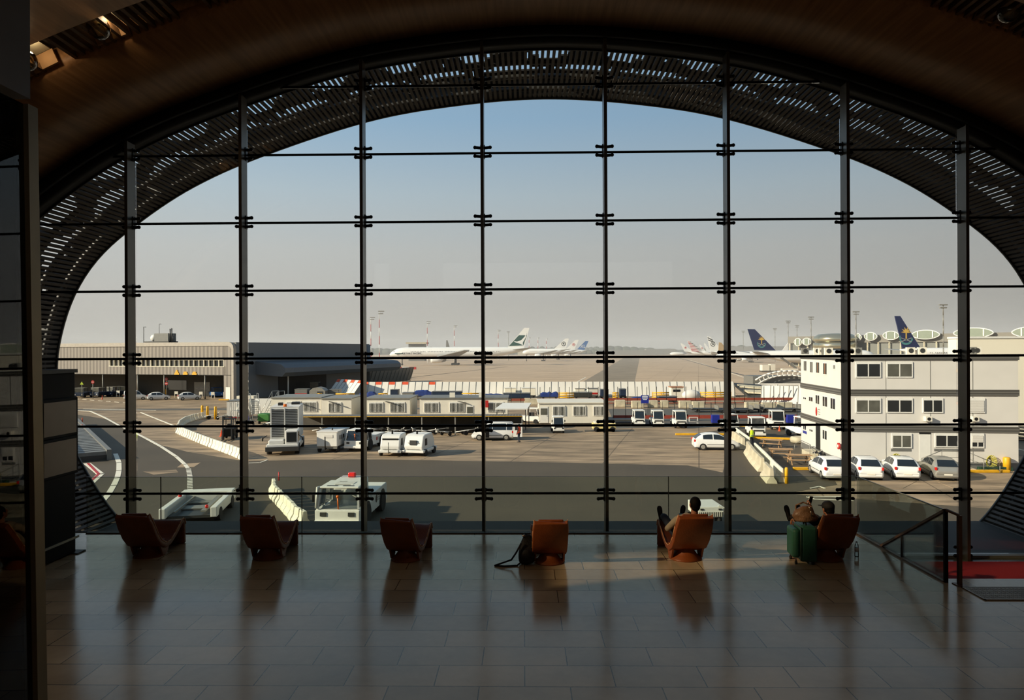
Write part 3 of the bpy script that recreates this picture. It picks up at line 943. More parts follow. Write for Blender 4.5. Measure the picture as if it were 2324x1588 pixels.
# ================================================================== EXTERIOR: ground
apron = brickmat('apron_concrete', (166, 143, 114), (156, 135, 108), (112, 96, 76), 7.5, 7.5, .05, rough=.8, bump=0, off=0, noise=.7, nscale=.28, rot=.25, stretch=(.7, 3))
asph = mat('asphalt', (80, 70, 54), .75, var=.2, scale=.12, bump=.05)
asph2 = mat('asphalt_grey', (92, 88, 80), .75, var=.15, scale=.15)
paint = mat('line_paint', (232, 226, 208), .7, var=.08)
ypaint = mat('kerb_yellow_paint', (214, 158, 40), .7, var=.15)
g = MB().box(-1500, 1500, 16.5, 3500, -.5, 0).box(-1500, 1500, -300, 16.5, -.5, -.02).build('ground', apron); tag(g, kind='structure')


def gpoly(pxs, mt, z=.012, name='ground_patch'):
    pts = [G(x, y) for x, y in pxs]
    # keep counter-clockwise
    ar = sum(a.x * b.y - b.x * a.y for a, b in zip(pts, pts[1:] + pts[:1]))
    if ar < 0: pts.reverse()
    o = MB().slab([(p.x, p.y, -.02) for p in pts], z + .02).build(name, mt, fix=False)
    return tag(o, kind='structure')


gpoly([(-400, 1000), (170, 940), (250, 952), (315, 985), (365, 1010), (425, 1025), (552, 1046), (800, 1042), (1200, 1048), (1560, 1056), (1640, 1072), (1660, 1000), (1560, 985), (1640, 975), (1820, 975), (1900, 1100), (1780, 1120), (2600, 1180), (2600, 1600), (-400, 1600)], asph, .012)
gpoly([(1380, 928), (1820, 925), (1820, 972), (1560, 968), (1400, 972)], asph2, .01)
gpoly([(1960, 1088), (2080, 1092), (2050, 1108), (1985, 1107)], apron, .02)
gpoly([(2128, 1094), (2290, 1085), (2400, 1092), (2400, 1128), (2230, 1112), (2170, 1110)], apron, .02)
gpoly([(325, 1070), (400, 1066), (405, 1072), (350, 1077)], apron, .02)
gpoly([(412, 1053), (455, 1050), (440, 1060), (400, 1062)], apron, .02)
gpoly([(170, 932), (560, 930), (1200, 928), (1200, 924), (560, 926), (170, 928)], asph2, .008)
gpoly([(1320, 868), (1440, 868), (1452, 812), (1415, 812), (1385, 830)], mat('worn_strip', (140, 126, 106), .8, var=.2, scale=.1), .008)
gpoly([(2270, 960), (2600, 985), (2600, 1060), (2270, 1030)], asph2, .01)
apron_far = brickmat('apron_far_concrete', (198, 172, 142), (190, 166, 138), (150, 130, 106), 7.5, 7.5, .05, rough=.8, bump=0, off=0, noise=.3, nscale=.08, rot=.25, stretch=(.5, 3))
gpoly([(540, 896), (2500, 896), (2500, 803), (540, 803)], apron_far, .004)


def gline(name, pxs, w, mt, z=.03, dash=None, label=None):
    pts = [G(x, y) for x, y in pxs]
    m = MB()
    L = 0
    for a, b in zip(pts[:-1], pts[1:]):
        if dash:
            n = max(1, int((b - a).length / dash))
            for k in range(n):
                p = a.lerp(b, (k + .0) / n); q = a.lerp(b, (k + .55) / n)
                d = (q - p).normalized(); s = Vector((-d.y, d.x, 0)) * w / 2
                m.slab([p + s, p - s, q - s, q + s], z)
        else:
            d = (b - a).normalized(); s = Vector((-d.y, d.x, 0)) * w / 2
            e_ = d * w * .3
            m.slab([a + s - e_, a - s - e_, b - s + e_, b + s + e_], z)
    return tag(m.build(name, mt, fix=False), kind='structure')


gline('road_marking', [(170, 931), (205, 933), (235, 946), (275, 968), (300, 979), (330, 994), (365, 1013), (400, 1036), (420, 1054), (426, 1062)], .28, paint)
gline('road_marking', [(428, 1064), (431, 1082), (431, 1114)], .35, paint, dash=.62)
gline('road_marking', [(262, 1030), (270, 1050), (270, 1068), (266, 1085), (258, 1102), (246, 1122), (225, 1146)], .36, paint)
gline('road_marking', [(320, 936), (350, 948), (395, 966)], .22, paint)
gline('road_marking', [(190, 928), (354, 931)], .2, paint)
gline('road_marking', [(198, 1052), (228, 1076), (200, 1102)], .5, paint)
gline('road_marking', [(200, 1052), (224, 1076), (200, 1098)], .2, M['red'], .04)
gline('road_marking', [(560, 1051), (590, 1050), (606, 1044)], .12, paint)
gline('road_marking', [(1302, 871), (1329, 856)], .35, paint)
gline('road_marking', [(1560, 815), (1640, 840), (1760, 880)], .35, paint)
gline('road_marking', [(1540, 812), (1650, 842), (1770, 872)], .9, M['dgrey'])
gline('road_marking', [(1585, 855), (1636, 856)], .6, M['dgrey'])
for a in (([(1840, 1108), (1860, 1104), (1872, 1108)]), ([(1832, 1128), (1925, 1127), (1935, 1136), (1850, 1133), (1832, 1128)])):
    gline('road_marking', a, .12, paint)
gline('road_marking', [(2270, 1010), (2324, 1022)], .15, paint)
gline('road_marking', [(170, 905), (300, 915)], .12, paint, dash=3)
gline('road_marking', [(1150, 832), (900, 860), (700, 872)], 1.0, asph)

# ================================================================== left hangar
C = Vector((-54.6, 128, 0)); th = math.atan2(.304, -.953)
hg = thing('hangar', 'long grey ribbed hangar with a window band and open ground level at the left', 'building', C, th)
# local x = along the front to the left, local y = toward the viewer is +? (rotate 90 ccw of x) -> (-.304,-.953)
rib = stripes('ribbed_cladding', (108, 101, 94), (142, 134, 124), 0, 1.1)
side = mat('hangar_side_panel', (108, 114, 118), .5, var=.06, scale=.1)
W_, D_ = 75, 49.3
MB().box(1.9, W_, -.25, 0, 4.65, 6.3).box(1.9, W_, -.25, 0, 7.5, 10.2).box(.35, 2.4, -.25, 0, 0, 10.2).box(31, W_, -.25, 0, 6.3, 7.5).build('front_cladding', rib, hg)
# rounded roof edge band
pr = [(0, 0), (0, 9.6), (.12, 10.25), (.5, 10.75), (1.1, 10.96), (W_, 10.96), (W_, 10.2), (1.3, 10.2), (.75, 10.0), (.5, 9.5), (.5, 0)]
MB().prism(pr, 'y', -.6, .15).build('roof_edge', mat('roof_edge_beige', (170, 162, 150), .6), hg)
MB().box(.1, W_, -D_, -.6, 10.5, 10.9).build('roof', M['grey'], hg)
MB().box(0, .25, -D_, -.6, 0, 10.9).build('side_wall', side, hg)
MB().cyl((.1, -D_ + .8, 0), (.1, -D_ + .8, 10.7), .85, n=16).build('corner_column', side, hg)
MB().box(2.4, 31, -.5, -.3, 6.2, 7.6).build('window_band', M['wglass'], hg)
for k in range(25):
    x_ = 2.4 + k * 28.6 / 24
    MB().box(x_ - .05, x_ + .05, -.3, .02, 6.25, 7.55).build('window_mullion', M['cream'], hg)
MB().box(2.3, 31.1, -.28, .06, 6.22, 6.32).box(2.3, 31.1, -.28, .06, 7.5, 7.58).build('window_frame', M['cream'], hg)
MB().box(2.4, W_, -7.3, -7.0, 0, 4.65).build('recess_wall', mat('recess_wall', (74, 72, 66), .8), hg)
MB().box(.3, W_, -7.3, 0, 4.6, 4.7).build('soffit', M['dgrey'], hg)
for x_ in (7.0, 17.0, 23.8, 33):
    MB().cyl((x_, -.2, 0), (x_, -.2, 4.65), .12).build('column', M['midgrey'], hg)
for x_, n_ in ((11.5, 2), (9.3, 2), (13.6, 3), (25.4, 1)):
    m = MB()
    for r_ in range(n_):
        w2 = .9 - .3 * r_
        m.box(x_ - w2 / 1.6, x_ + w2 / 1.6, .0, .12, 4.66 + .3 * r_, 4.98 + .3 * r_)
    m.build('yellow_marker', M['yellow'], hg)
d_ = MB().box(12, 16, -7.0, -6.9, .0, 2.9).build('roller_door', M['midgrey'], hg)
MB().box(12.4, 15.6, -6.9, -6.85, 1.5, 1.8).box(12.4, 15.6, -6.9, -6.85, .9, 1.15).build('door_panes', M['wglass'], d_)
d_ = MB().box(6.7, 7.8, -7.0, -6.9, 0, 2.6).build('door', M['white'], hg)
MB().box(7.0, 7.5, -6.9, -6.87, 1.5, 2.1).build('door_pane', M['wglass'], d_)
MB().box(4.2, 6.0, -7.0, -6.9, 0, 1.6).build('red_panel', mat('brick_red', (110, 60, 50), .8), hg)
MB().box(18, 23, -7, -6.9, 1.2, 3.2).build('back_window', M['wglass'], hg)
d_ = MB().box(.9, 1.9, 0, .06, 0, 2.4).build('door', M['white'], hg)
# side canopy
pc = [(4.2, -6.2), (5.0, -7), (5.9, -6.9), (6.6, -6.0), (7.2, -.0), (4.6, -.0)]
MB().add([(y_, x_, z_) for x_, (z_, y_) in [(-6, q) for q in pc]] + [(y_, x_, z_) for x_, (z_, y_) in [(-D_ - 4, q) for q in pc]],
         [(k, (k + 1) % 6, 6 + (k + 1) % 6, 6 + k) for k in range(6)] + [(5, 4, 3, 2, 1, 0), (6, 7, 8, 9, 10, 11)]).build('side_canopy', mat('canopy_blue', (92, 98, 104), .5), hg)
MB().box(-5.6, -.02, -D_ - 3.5, -10, 0, .05).box(-5.5, -.1, -D_ - 3, -12, 4.1, 4.2).build('loading_bay', M['dgrey'], hg)
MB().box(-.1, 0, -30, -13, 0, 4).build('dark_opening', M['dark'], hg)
# roof plant
ru = thing('rooftop_unit', 'grey ventilation unit and dish on the hangar roof', 'rooftop unit', C + Vector((-16.5, 5, 10.96)) + Vector((-.2, 3, 0)), th)
MB().box(0, 3.6, -2, 0, .3, 1.9).build('housing', M['grey'], ru)
MB().box(-.3, 6.0, -2.2, .2, .0, .3).build('base_frame', M['dgrey'], ru)
MB().ball((4.6, -.8, 1.0), (.7, .5, .7), 8, 14).build('dish', M['white'], ru)
MB().cyl((-.3, -.2, .2), (-.3, -.2, 2.8), .12).cyl((-.7, -.2, .2), (-.7, -.2, 2.9), .12).build('pipe', M['dgrey'], ru)
MB().cyl((2.8, -.5, 1.9), (2.8, -.5, 3.8), .04).cyl((2.8, -.5, 3.8), (2.3, -.5, 3.8), .04).build('aerial', M['dgrey'], ru)
for px in (281, 375):
    q = P(px, 790, 132); o = MB().cyl((0, 0, 0), (0, 0, 3.4 if px < 300 else 1.6), .06).cyl((0, 0, 3.35 if px < 300 else 1.55), (.5, 0, 3.35 if px < 300 else 1.55), .05).build('roof_pole', M['dgrey'])
    o.location = (q.x, 139 if px < 300 else 135, 10.9); tag(o, 'thin hooked pole on the hangar roof, ' + ('left of the first window post' if px < 300 else 'short one nearer the rooftop unit'), 'pole')

# ================================================================== three storey prefab
PB = Vector((24.7, 53.2, 0)); pth = -math.radians(6)
pf = thing('office_building', 'white three-storey prefab office block with dark grey floor bands', 'building', PB, pth)
U = Vector((math.cos(pth), math.sin(pth), 0)); V = Vector((-math.sin(pth), math.cos(pth), 0))


def fu(px, py):
    p = onplane(px, py, PB, V) - PB
    return p.dot(U), p.z


def fv(px, py):
    p = onplane(px, py, PB, U) - PB
    return p.dot(V), p.z


WB, DB = 12.5, 10.9
MB().box(0, WB, 0, DB, .55, 8.3).build('walls', M['prefab'], pf)
MB().box(.02, WB - .02, .02, DB - .02, 0, .55).build('plinth', M['grey'], pf)
gband = stripes('grey_band', (70, 68, 64), (100, 98, 92), 2, 5, bump=.2)
for z0, z1 in ((2.8, 3.28), (5.58, 6.05), (8.28, 8.62)):
    MB().box(-.06, WB + .06, -.06, DB + .06, z0, z1).build('floor_band', gband, pf)
MB().box(0, WB, 0, DB, 8.55, 8.66).build('roof', M['offwhite'], pf)
MB().box(6.3, 6.34, -.012, 0, .55, 8.3).box(9.3, 9.34, -.012, 0, .55, 8.3).box(3.1, 3.13, -.012, 0, .55, 8.3).build('panel_joints', M['midgrey'], pf)


def fwin(px0, px1, py0, py1, mtl='wglass2', shut=0):
    a, zt = fu(px0, py0); b, zb = fu(px1, py1)
    f = MB().box(a - .09, b + .09, -.07, .02, zb - .09, zt + .17).build('window_frame', M['white'], pf)
    MB().box(a, b, -.078, -.068, zb, zt).build('pane', M[mtl], f)
    MB().box((a + b) / 2 - .035, (a + b) / 2 + .035, -.095, -.06, zb, zt).build('centre_bar', M['white'], f)
    if shut:
        MB().box(a, b, -.1, -.075, zt - (zt - zb) * shut, zt).build('shutter', stripes('shutter', (200, 196, 188), (222, 218, 208), 2, 12), f)


fwin(1944, 1996, 826, 854, 'wglass'); fwin(2014, 2068, 826, 854)
fwin(1944, 1996, 908, 934); fwin(2014, 2068, 908, 934, 'wglass'); fwin(2096, 2137, 908, 934, 'wglass'); fwin(2196, 2232, 908, 934, 'wglass', 1)
fwin(2026, 2066, 988, 1014); fwin(2124, 2172, 988, 1012, 'wglass'); fwin(2206, 2230, 988, 1013, 'wglass', .62)
for a_, b_ in ((2022, 2068), (2120, 2174), (2202, 2233)):
    a, z1 = fu(a_, 1018); b, z0 = fu(b_, 1024)
    MB().box(a, b, -.02, 0, z0, z1).build('lower_panel', M['grey'], pf)
a, z1 = fu(2086, 978); b, z0 = fu(2112, 985); MB().box(a, b, -.03, 0, z0, z1).build('vent_grille', M['dark'], pf)
a, z1 = fu(2086, 985); b, z0 = fu(2112, 1050); MB().box(a, b, -.02, 0, z0, z1).build('door', M['white'], pf)
for px in (2096, 2202):
    a, z1 = fu(px, 944); b, z0 = fu(px + 14, 955)
    c_ = MB().box(a, b, -.4, 0, z0, z1).build('air_conditioner', M['offwhite'], pf); MB().cyl(((a + b) / 2, -.4, (z0 + z1) / 2), ((a + b) / 2, -.41, (z0 + z1) / 2), .13, n=16).build('fan_grille', M['dark'], c_)


def lwin(px0, px1, py0, py1, mtl='wglass'):
    a, zt = fv(px0, py0); b, zb = fv(px1, py1)
    a, b = max(a, b), min(a, b)
    f = MB().box(-.03, .02, b - .06, a + .06, zb - .06, zt + .06).build('window_frame', M['white'], pf)
    MB().box(-.036, -.028, b, a, zb, zt).build('pane', M[mtl], f)
    MB().box(-.045, -.03, (a + b) / 2 - .03, (a + b) / 2 + .03, zb, zt).build('centre_bar', mat('curtain_orange', (190, 130, 90), .8) if px0 in (1853, 1869) else M['white'], f)


for q in ((1825, 1831, 819, 841), (1839, 1845, 821, 845), (1853, 1860, 822, 846), (1869, 1877, 824, 849), (1892, 1896, 828, 837),
          (1824, 1830, 901, 906), (1837, 1845, 900, 911), (1852, 1860, 896, 917), (1868, 1878, 899, 923), (1886, 1896, 903, 929),
          (1824, 1830, 962, 976), (1838, 1845, 973, 980), (1868, 1877, 975, 998)):
    lwin(*q)
a, zt = fv(1852, 958); b, zb = fv(1862, 1022)
MB().box(-.03, .02, b, a, zb, zt).build('doorway', M['dark'], pf)
a, zt = fv(1823, 976); b, zb = fv(1831, 985)
MB().box(-.04, .0, b, a, zb, zt).build('name_sign', M['wine'], pf)
a, zt = fv(1853, 924); MB().ball((-.02, a, zt - .35), (.02, .22, .38), 8, 12).build('red_emblem', M['red'], pf)
a, zt = fv(1857, 924); MB().box(-.02, 0, a - .5, a, zt - .2, zt - .15).box(-.02, 0, a - .5, a, zt - .4, zt - .35).box(-.02, 0, a - .5, a, zt - .6, zt - .55).build('emblem_lettering', M['midgrey'], pf)
for k, px in enumerate((1827, 1855, 1866, 1874, 1880, 1931, 1946, 2066, 2092, 2206, 2216)):
    p = onplane(px, 806, PB + V * (5 if px > 1900 else 3), V) if px > 1900 else onplane(px, 806, PB + U * .6, U)
    t = thing('rooftop_air_unit', 'small %s air unit on the prefab roof, %s from the left' % (['white', 'pale', 'white', 'grey', 'white'][k % 5], ORD[k]), 'air conditioner', (p.x, p.y, 8.66), pth, 'air units on the prefab roof')
    MB().box(-.32, .32, -.15, .15, .02, .62).build('casing', M['offwhite'] if k % 3 else M['midgrey'], t)
    MB().cyl((0, -.15, .34), (0, -.17, .34), .2, n=14).build('fan', M['dgrey'], t)
# extinguisher, hoses, handrail
a, z_ = fv(1903, 1010)
ex = thing('fire_extinguisher', 'red hose reel on the corner of the prefab block', 'fire hose reel', PB + V * .5 - U * .12 + Vector((0, 0, 1.6)), pth)
MB().cyl((0, -.02, 0), (-.12, -.02, 0), .25, n=20).build('reel', M['red'], ex); MB().cyl((-.12, -.02, 0), (-.14, -.02, 0), .12, n=16).build('hub', M['white'], ex)
for k, (px, py) in enumerate(((2029, 1036), (2244, 1040))):
    a, z_ = fu(px, py)
    p = PB + U * a - V * .15
    hs = thing('hose', 'coiled yellow hose hanging on the prefab wall ' + ('behind the parked cars' if k == 0 else 'beside the yellow bollards'), 'hose', (p.x, p.y, z_), pth)
    m = MB(); rr = random.Random(k)
    for j in range(5):
        r1, r2 = .18 + .05 * j, .32 + .05 * j
        m.tube([(r1 * math.cos(t_ * PI / 8) + .02 * j, -.02 * j, r2 * math.sin(t_ * PI / 8) - .25) for t_ in range(17)], .022, 6)
    m.build('hose_coil', mat('hose_yellow', (206, 196, 80), .6), hs)
    MB().box(-.05, .05, -.02, .1, -.05, .1).build('bracket', M['dgrey'], hs)
hr = thing('handrail', 'thin metal stair handrail in front of the prefab door behind the cars', 'handrail', PB + U * 7.1 - V * 1.3, pth)
MB().tube([(-2.0, 0, 1.0), (-.6, 0, 1.6), (1.0, 0, 1.6), (3.4, 0, .55)], .03, 6).tube([(-2.0, 0, .5), (-.6, 0, 1.1), (1.0, 0, 1.1), (3.4, 0, .2)], .02, 6).build('rails', M['midgrey'], hr)
m = MB()
for x_, z_ in ((-2, 1), (-.6, 1.6), (1, 1.6), (2.3, 1.0), (3.4, .55)): m.cyl((x_, 0, 0), (x_, 0, z_), .025)
m.build('uprights', M['midgrey'], hr)
MB().box(-1, 1.2, .1, 1.2, 0, .5).box(1.2, 1.8, .1, 1.2, 0, .25).build('steps', M['concrete'], hr)
h2_ = thing('handrail', 'grey handrail of the entrance steps on the left side of the prefab', 'handrail', PB + V * 5.5 - U * .3, pth)
MB().tube([(-.9, 3.2, .6), (-.9, 1.2, 1.2), (-.9, -1.2, 1.2), (-.9, -2.8, .5)], .03, 6).build('rails', M['midgrey'], h2_)
m = MB()
for y_, z_ in ((3.2, .6), (1.2, 1.2), (-1.2, 1.2), (-2.8, .5)): m.cyl((-.9, y_, 0), (-.9, y_, z_), .025)
m.build('uprights', M['midgrey'], h2_)
MB().box(-.85, 0.2, -1.4, 1.4, 0, .45).box(-.85, 0.2, -2, -1.4, 0, .22).build('steps', M['concrete'], h2_)

# white hall right behind
wh = thing('white_warehouse', 'plain bright cream warehouse wall beyond the prefab at the right edge', 'building', (46.0, 72, 0), -.05)
MB().box(0, 45, 0, 3, 0, 10.2).build('walls', M['cream'], wh)
MB().box(-.1, 45, -.1, 3, 10.2, 10.4).build('roof_edge', M['white'], wh)
for k, px in enumerate((2222, 2229)):
    pass
# ================================================================== far terminal with eye shaped windows
ter = thing('terminal_building', 'distant long terminal with a grey roof and columns on the right horizon', 'building', (0, 0, 0))
A = Vector((P(1790, 790, 360).x, 360, 0)); B = Vector((P(2600, 790, 250).x, 250, 0))
d = (B - A); L = d.length; dn = d.normalized(); an = math.atan2(d.y, d.x)
ter.location = A; ter.rotation_euler = (0, 0, an)
MB().box(0, L, 2, 30, 0, 12).build('glazed_wall', mat('terminal_glass', (110, 112, 106), .4), ter)
MB().box(-1, L, 1, 31, 12.0, 15.6).build('roof', mat('terminal_roof', (120, 116, 106), .6), ter)
m = MB()
for k in range(int(L / 5)): m.box(k * 5, k * 5 + .5, .5, 1, 0, 12)
m.build('columns', M['concrete'], ter)
MB().box(0, L, -4, 0, 3.5, 5.5).build('gallery', M['offwhite'], ter)
for k, (a_, b_, c_, h_) in enumerate(((1806, 1822, 776, 16), (1824, 1844, 775, 15), (1944, 1957, 765, 15), (1965, 1993, 763, 17), (2007, 2043, 761, 18), (2072, 2135, 759, 19), (2167, 2257, 755, 21), (2299, 2400, 753, 24))):
    def onT(px, py): return onplane(px, py, A, Vector((-dn.y, dn.x, 0)))
    pa, pb = onT(a_, c_), onT(b_, c_)
    mid = (pa + pb) / 2; wd_ = (pb - pa).length; hh = h_ / F * (mid.y)
    zt = onT((a_ + b_) / 2, c_).z
    t = thing('eye_window', 'lens-shaped %s window frame on the distant terminal, %s from the left' % ('small' if k < 3 else 'white', ORD[k]), 'window', (mid.x, mid.y, zt), an, 'lens-shaped windows on the far terminal')
    n = 28; ring = []
    for j in range(n):
        a = 2 * PI * j / n
        ring.append((wd_ / 2 * math.cos(a), hh / 2 * math.copysign(abs(math.sin(a)) ** 1.25, math.sin(a))))
    m = MB(); r_ = max(.25, hh * .045)
    for j in range(n):
        p, q = ring[j], ring[(j + 1) % n]
        m.bar((p[0], -1, p[1]), (q[0], -1, q[1]), .8, r_ * 2)
    m.build('frame', M['white'], t)
    f_ = MB().prism([(x * .97, z * .97) for x, z in ring], 'y', -1.5, -.5).build('glazing', mat('eye_glass', (128, 138, 122), .3), t)
    m = MB()
    for x_ in (-.27, .27): m.box(wd_ * x_ - r_, wd_ * x_ + r_, -1.7, -1.4, -hh * .36, hh * .36)
    m.build('uprights', M['white'], t)
q = P(1895, 776, 335)
rb_ = thing('round_pavilion', 'shiny silver round pavilion in front of the distant terminal', 'building', (q.x, 335, 0))
silv = mat('silver_cladding', (196, 188, 160), .22, .85, var=.1)
MB().lathe([(9, 0), (10.5, 5.5), (10.8, 7), (9.2, 7.6), (9.2, 9.2), (10.2, 9.8), (9.8, 12), (8, 12.4)], n=40).build('lower_drums', silv, rb_)
MB().lathe([(4, 12.4), (9.5, 12.6), (10.2, 13.6), (9.4, 15), (7.5, 16.2), (2, 16.6)], n=40).build('upper_drum', silv, rb_)
MB().lathe([(9.3, 7.7), (9.3, 9.1)], n=40).build('window_ring', M['wglass'], rb_)
MB().lathe([(3.2, 0), (3.6, 8), (3.6, 14), (2, 15)], (15, 4, 0), 24).build('side_drum', silv, rb_)

# ================================================================== portable cabins
def cabin(label, px0, px1, pyb, h=2.6, dep=5.5, wins=(), roof='offwhite', door=None, d=None, ac=(), bars=True):
    a = G(px0, pyb); b = G(px1, pyb)
    y = d or a.y
    x0 = P(px0, 800, y).x; x1 = P(px1, 800, y).x
    t = thing('portable_cabin', label, 'portable cabin', (x0, y, 0), 0, 'white portable cabins behind the apron')
    Wd = x1 - x0
    MB().box(0, Wd, 0, dep, .12, h).build('walls', M['offwhite'], t)
    MB().box(-.12, Wd + .12, -.15, dep + .1, h, h + .14).build('roof', M[roof], t)
    MB().box(.1, Wd - .1, .1, dep - .1, 0, .12).build('base', M['dgrey'], t)
    for w0, w1, z0, z1 in wins:
        a_, b_ = P(w0, 800, y).x - x0, P(w1, 800, y).x - x0
        f = MB().box(a_ - .08, b_ + .08, -.06, 0, z0 - .08, z1 + .2).build('window_frame', M['white'], t)
        MB().box(a_, b_, -.066, -.055, z0, z1).build('pane', M['wglass2'], f)
        m = MB()
        n = max(6, int((b_ - a_) / .16))
        for k in range(n + 1): m.box(a_ + (b_ - a_) * k / n - .018, a_ + (b_ - a_) * k / n + .018, -.12, -.09, z0 - .06, z1 + .12)
        m.box((a_ + b_) / 2 - .05, (a_ + b_) / 2 + .05, -.09, -.05, z0, z1)
        m.build('window_bars', M['white'], f)
    if door:
        a_, b_ = P(door[0], 800, y).x - x0, P(door[1], 800, y).x - x0
        f = MB().box(a_, b_, -.05, 0, .15, 2.15).build('door', M['white'], t)
        MB().box(a_ + .08, b_ - .08, -.07, -.05, 1.15, 1.95).build('door_pane', M['wglass2'], f)
        MB().box(b_ - .16, b_ - .1, -.1, -.05, 1.0, 1.06).build('handle', M['dgrey'], f)
    for px in ac:
        a_ = P(px, 800, y).x - x0
        MB().box(a_ - .35, a_ + .35, .5, .9, h + .14, h + .75).build('air_conditioner', M['offwhite'], t)
    return t


cabin('cream portable cabin at the left end of the row with two barred windows', 615, 728, 958, 3.1, 6, ((651, 681, 1.45, 2.5), (689, 717, 1.45, 2.5)), roof='midgrey')
cabin('cream portable cabin joined to the left one, with one barred window and a shaded side', 728.5, 797, 958, 3.0, 6.2, ((746, 773, 1.35, 2.4),), roof='midgrey')
cabin('cream portable cabin behind the second window post with two barred windows', 829, 930, 958, 3.0, 6, ((838, 868, 1.35, 2.4), (886, 917, 1.35, 2.4)), roof='midgrey')
cabin('long cabin with a grey flat roof, three windows and a barred door', 952, 1151, 958, 3.0, 5.6, ((963, 994, 1.35, 2.4), (1021, 1052, 1.35, 2.4), (1108, 1141, 1.35, 2.4)), door=(1058, 1074), roof='grey', ac=(1025, 1092))
cb = cabin('separate white cabin right of centre with a door and three barred windows', 1222, 1376, 962, 2.55, 6.5, ((1255, 1281, 1.1, 2.1), (1301, 1327, 1.1, 2.1), (1347, 1371, 1.1, 2.1)), door=(1225, 1243), roof='offwhite')
for k, px in enumerate((682, 757, 885, 1048)):
    y = 87.6
    q = P(px, 915, y)
    t = thing('wall_lamp', 'bent black outdoor lamp above a cabin window, %s from the left' % ORD[k], 'lamp', (q.x, y + .25, 2.55), 0, 'outdoor lamps on the cabins')
    MB().bar((-.5, -.5, .12), (.6, -.9, -.05), .25, .06).build('lamp_head', M['dgrey'], t)
    MB().cyl((-.4, .35, .0), (-.4, -.5, .12), .03).build('arm', M['dgrey'], t)
sg = MB().box(0, .9, -.04, 0, 0, .9).build('hazard_sign', M['red']); sg.location = (P(1088, 920, 83).x, 86.9, 1.9); tag(sg, 'round red and white notice on the grey-roofed cabin', 'sign')

# shed with tow bars under it
sh = thing('lean_to_shed', 'long low lean-to roof with a yellow edge in front of the cabins', 'shed', (P(655, 950, 74).x, 74, 0))
SW = P(1192, 950, 73).x - P(655, 950, 73).x
MB().add([(0, 0, 2.0), (SW, 0, 2.0), (SW, 5, 1.72), (0, 5, 1.72), (0, 0, 2.08), (SW, 0, 2.08), (SW, 5, 1.80), (0, 5, 1.80)], [(0, 3, 2, 1), (4, 5, 6, 7), (0, 1, 5, 4), (1, 2, 6, 5), (2, 3, 7, 6), (3, 0, 4, 7)]).build('roof', stripes('corrugated', (84, 80, 72), (108, 104, 94), 0, 3), sh)
MB().box(0, SW, -.06, 0, 1.99, 2.04).build('edge_beam', M['yellow'], sh)
MB().box(0, SW, 4.85, 4.95, 0, 1.75).build('back_wall', mat('shed_wall', (86, 82, 74), .8, var=.3, scale=.6), sh)
for k in range(8):
    MB().box(SW * k / 7 - .06, SW * k / 7 + .06, .05, .17, 0, 2.0).build('post', M['midgrey'], sh)


def towbar(label, px, py, rz, L=2.4):
    p = G(px, py)
    t = thing('tow_bar', label, 'tow bar', p, rz, 'white tow bars parked under the lean-to')
    MB().tube([(-L / 2, 0, .35), (L / 2, 0, .62)], .05, 8).tube([(-.3, -.45, .35), (.3, .0, .5), (-.3, .45, .35)], .035, 6).tube([(L * .42, 0, .6), (L * .56, 0, .95)], .05, 6).build('bar', M['white'], t)
    for s in (-1, 1):
        MB().cyl((-.3, s * .5, .25), (-.3, s * .6, .25), .25, n=14).build('wheel', M['rubber'], t)
    MB().box(L * .38, L * .5, -.14, .14, .5, .72).build('coupling', M['midgrey'], t)
    return t


for k, (px, rz) in enumerate(((735, .6), (757, .4), (790, .5), (808, .3), (845, .7), (862, .5), (890, .35), (905, .6), (938, .9), (962, .55), (992, .3), (1008, 1.0), (1060, .4))):
    towbar('silver-white aircraft tow bar under the lean-to roof, %s from the left' % ORD[k], px, 982 + (k * 5) % 8, rz + PI * (k % 2), 2.6)

# ================================================================== blast fences
def fence_panels(label, p0, p1, n, h, lean, red, name='blast_fence', mats=('fbwhite',), jitter=None):
    p0 = Vector(p0); p1 = Vector(p1); d = p1 - p0; L = d.length; an = math.atan2(d.y, d.x)
    t = thing(name, label, 'blast fence', p0, an)
    w_ = L / n
    for k in range(n):
        nm = M['prefab'] if (jitter and jitter(k)) else M[mats[0]]
        ang = .0
        m = MB(); y1 = lean
        m.slab([(k * w_ + .05, 0, .1), ((k + 1) * w_ - .05, 0, .1), ((k + 1) * w_ - .05, y1, h), (k * w_ + .05, y1, h)], (0, .06, 0))
        o = m.build('panel', nm, t)
        if red and red(k):
            z0 = h - .55; y0 = lean * (z0 - .1) / (h - .1)
            MB().slab([(k * w_ + .05, y0 - .02, z0), ((k + 1) * w_ - .05, y0 - .02, z0), ((k + 1) * w_ - .05, y1 - .02, h), (k * w_ + .05, y1 - .02, h)], (0, .015, 0)).build('red_top', M['orange'], o)
    m = MB()
    for k in range(n + 1):
        m.bar((k * w_, -.02, 0), (k * w_, lean - .02, h), .09, .09)
        m.bar((k * w_, lean, h), (k * w_, lean + 1.2, 0), .08, .08)
    m.build('struts', M['midgrey'], t)
    return t


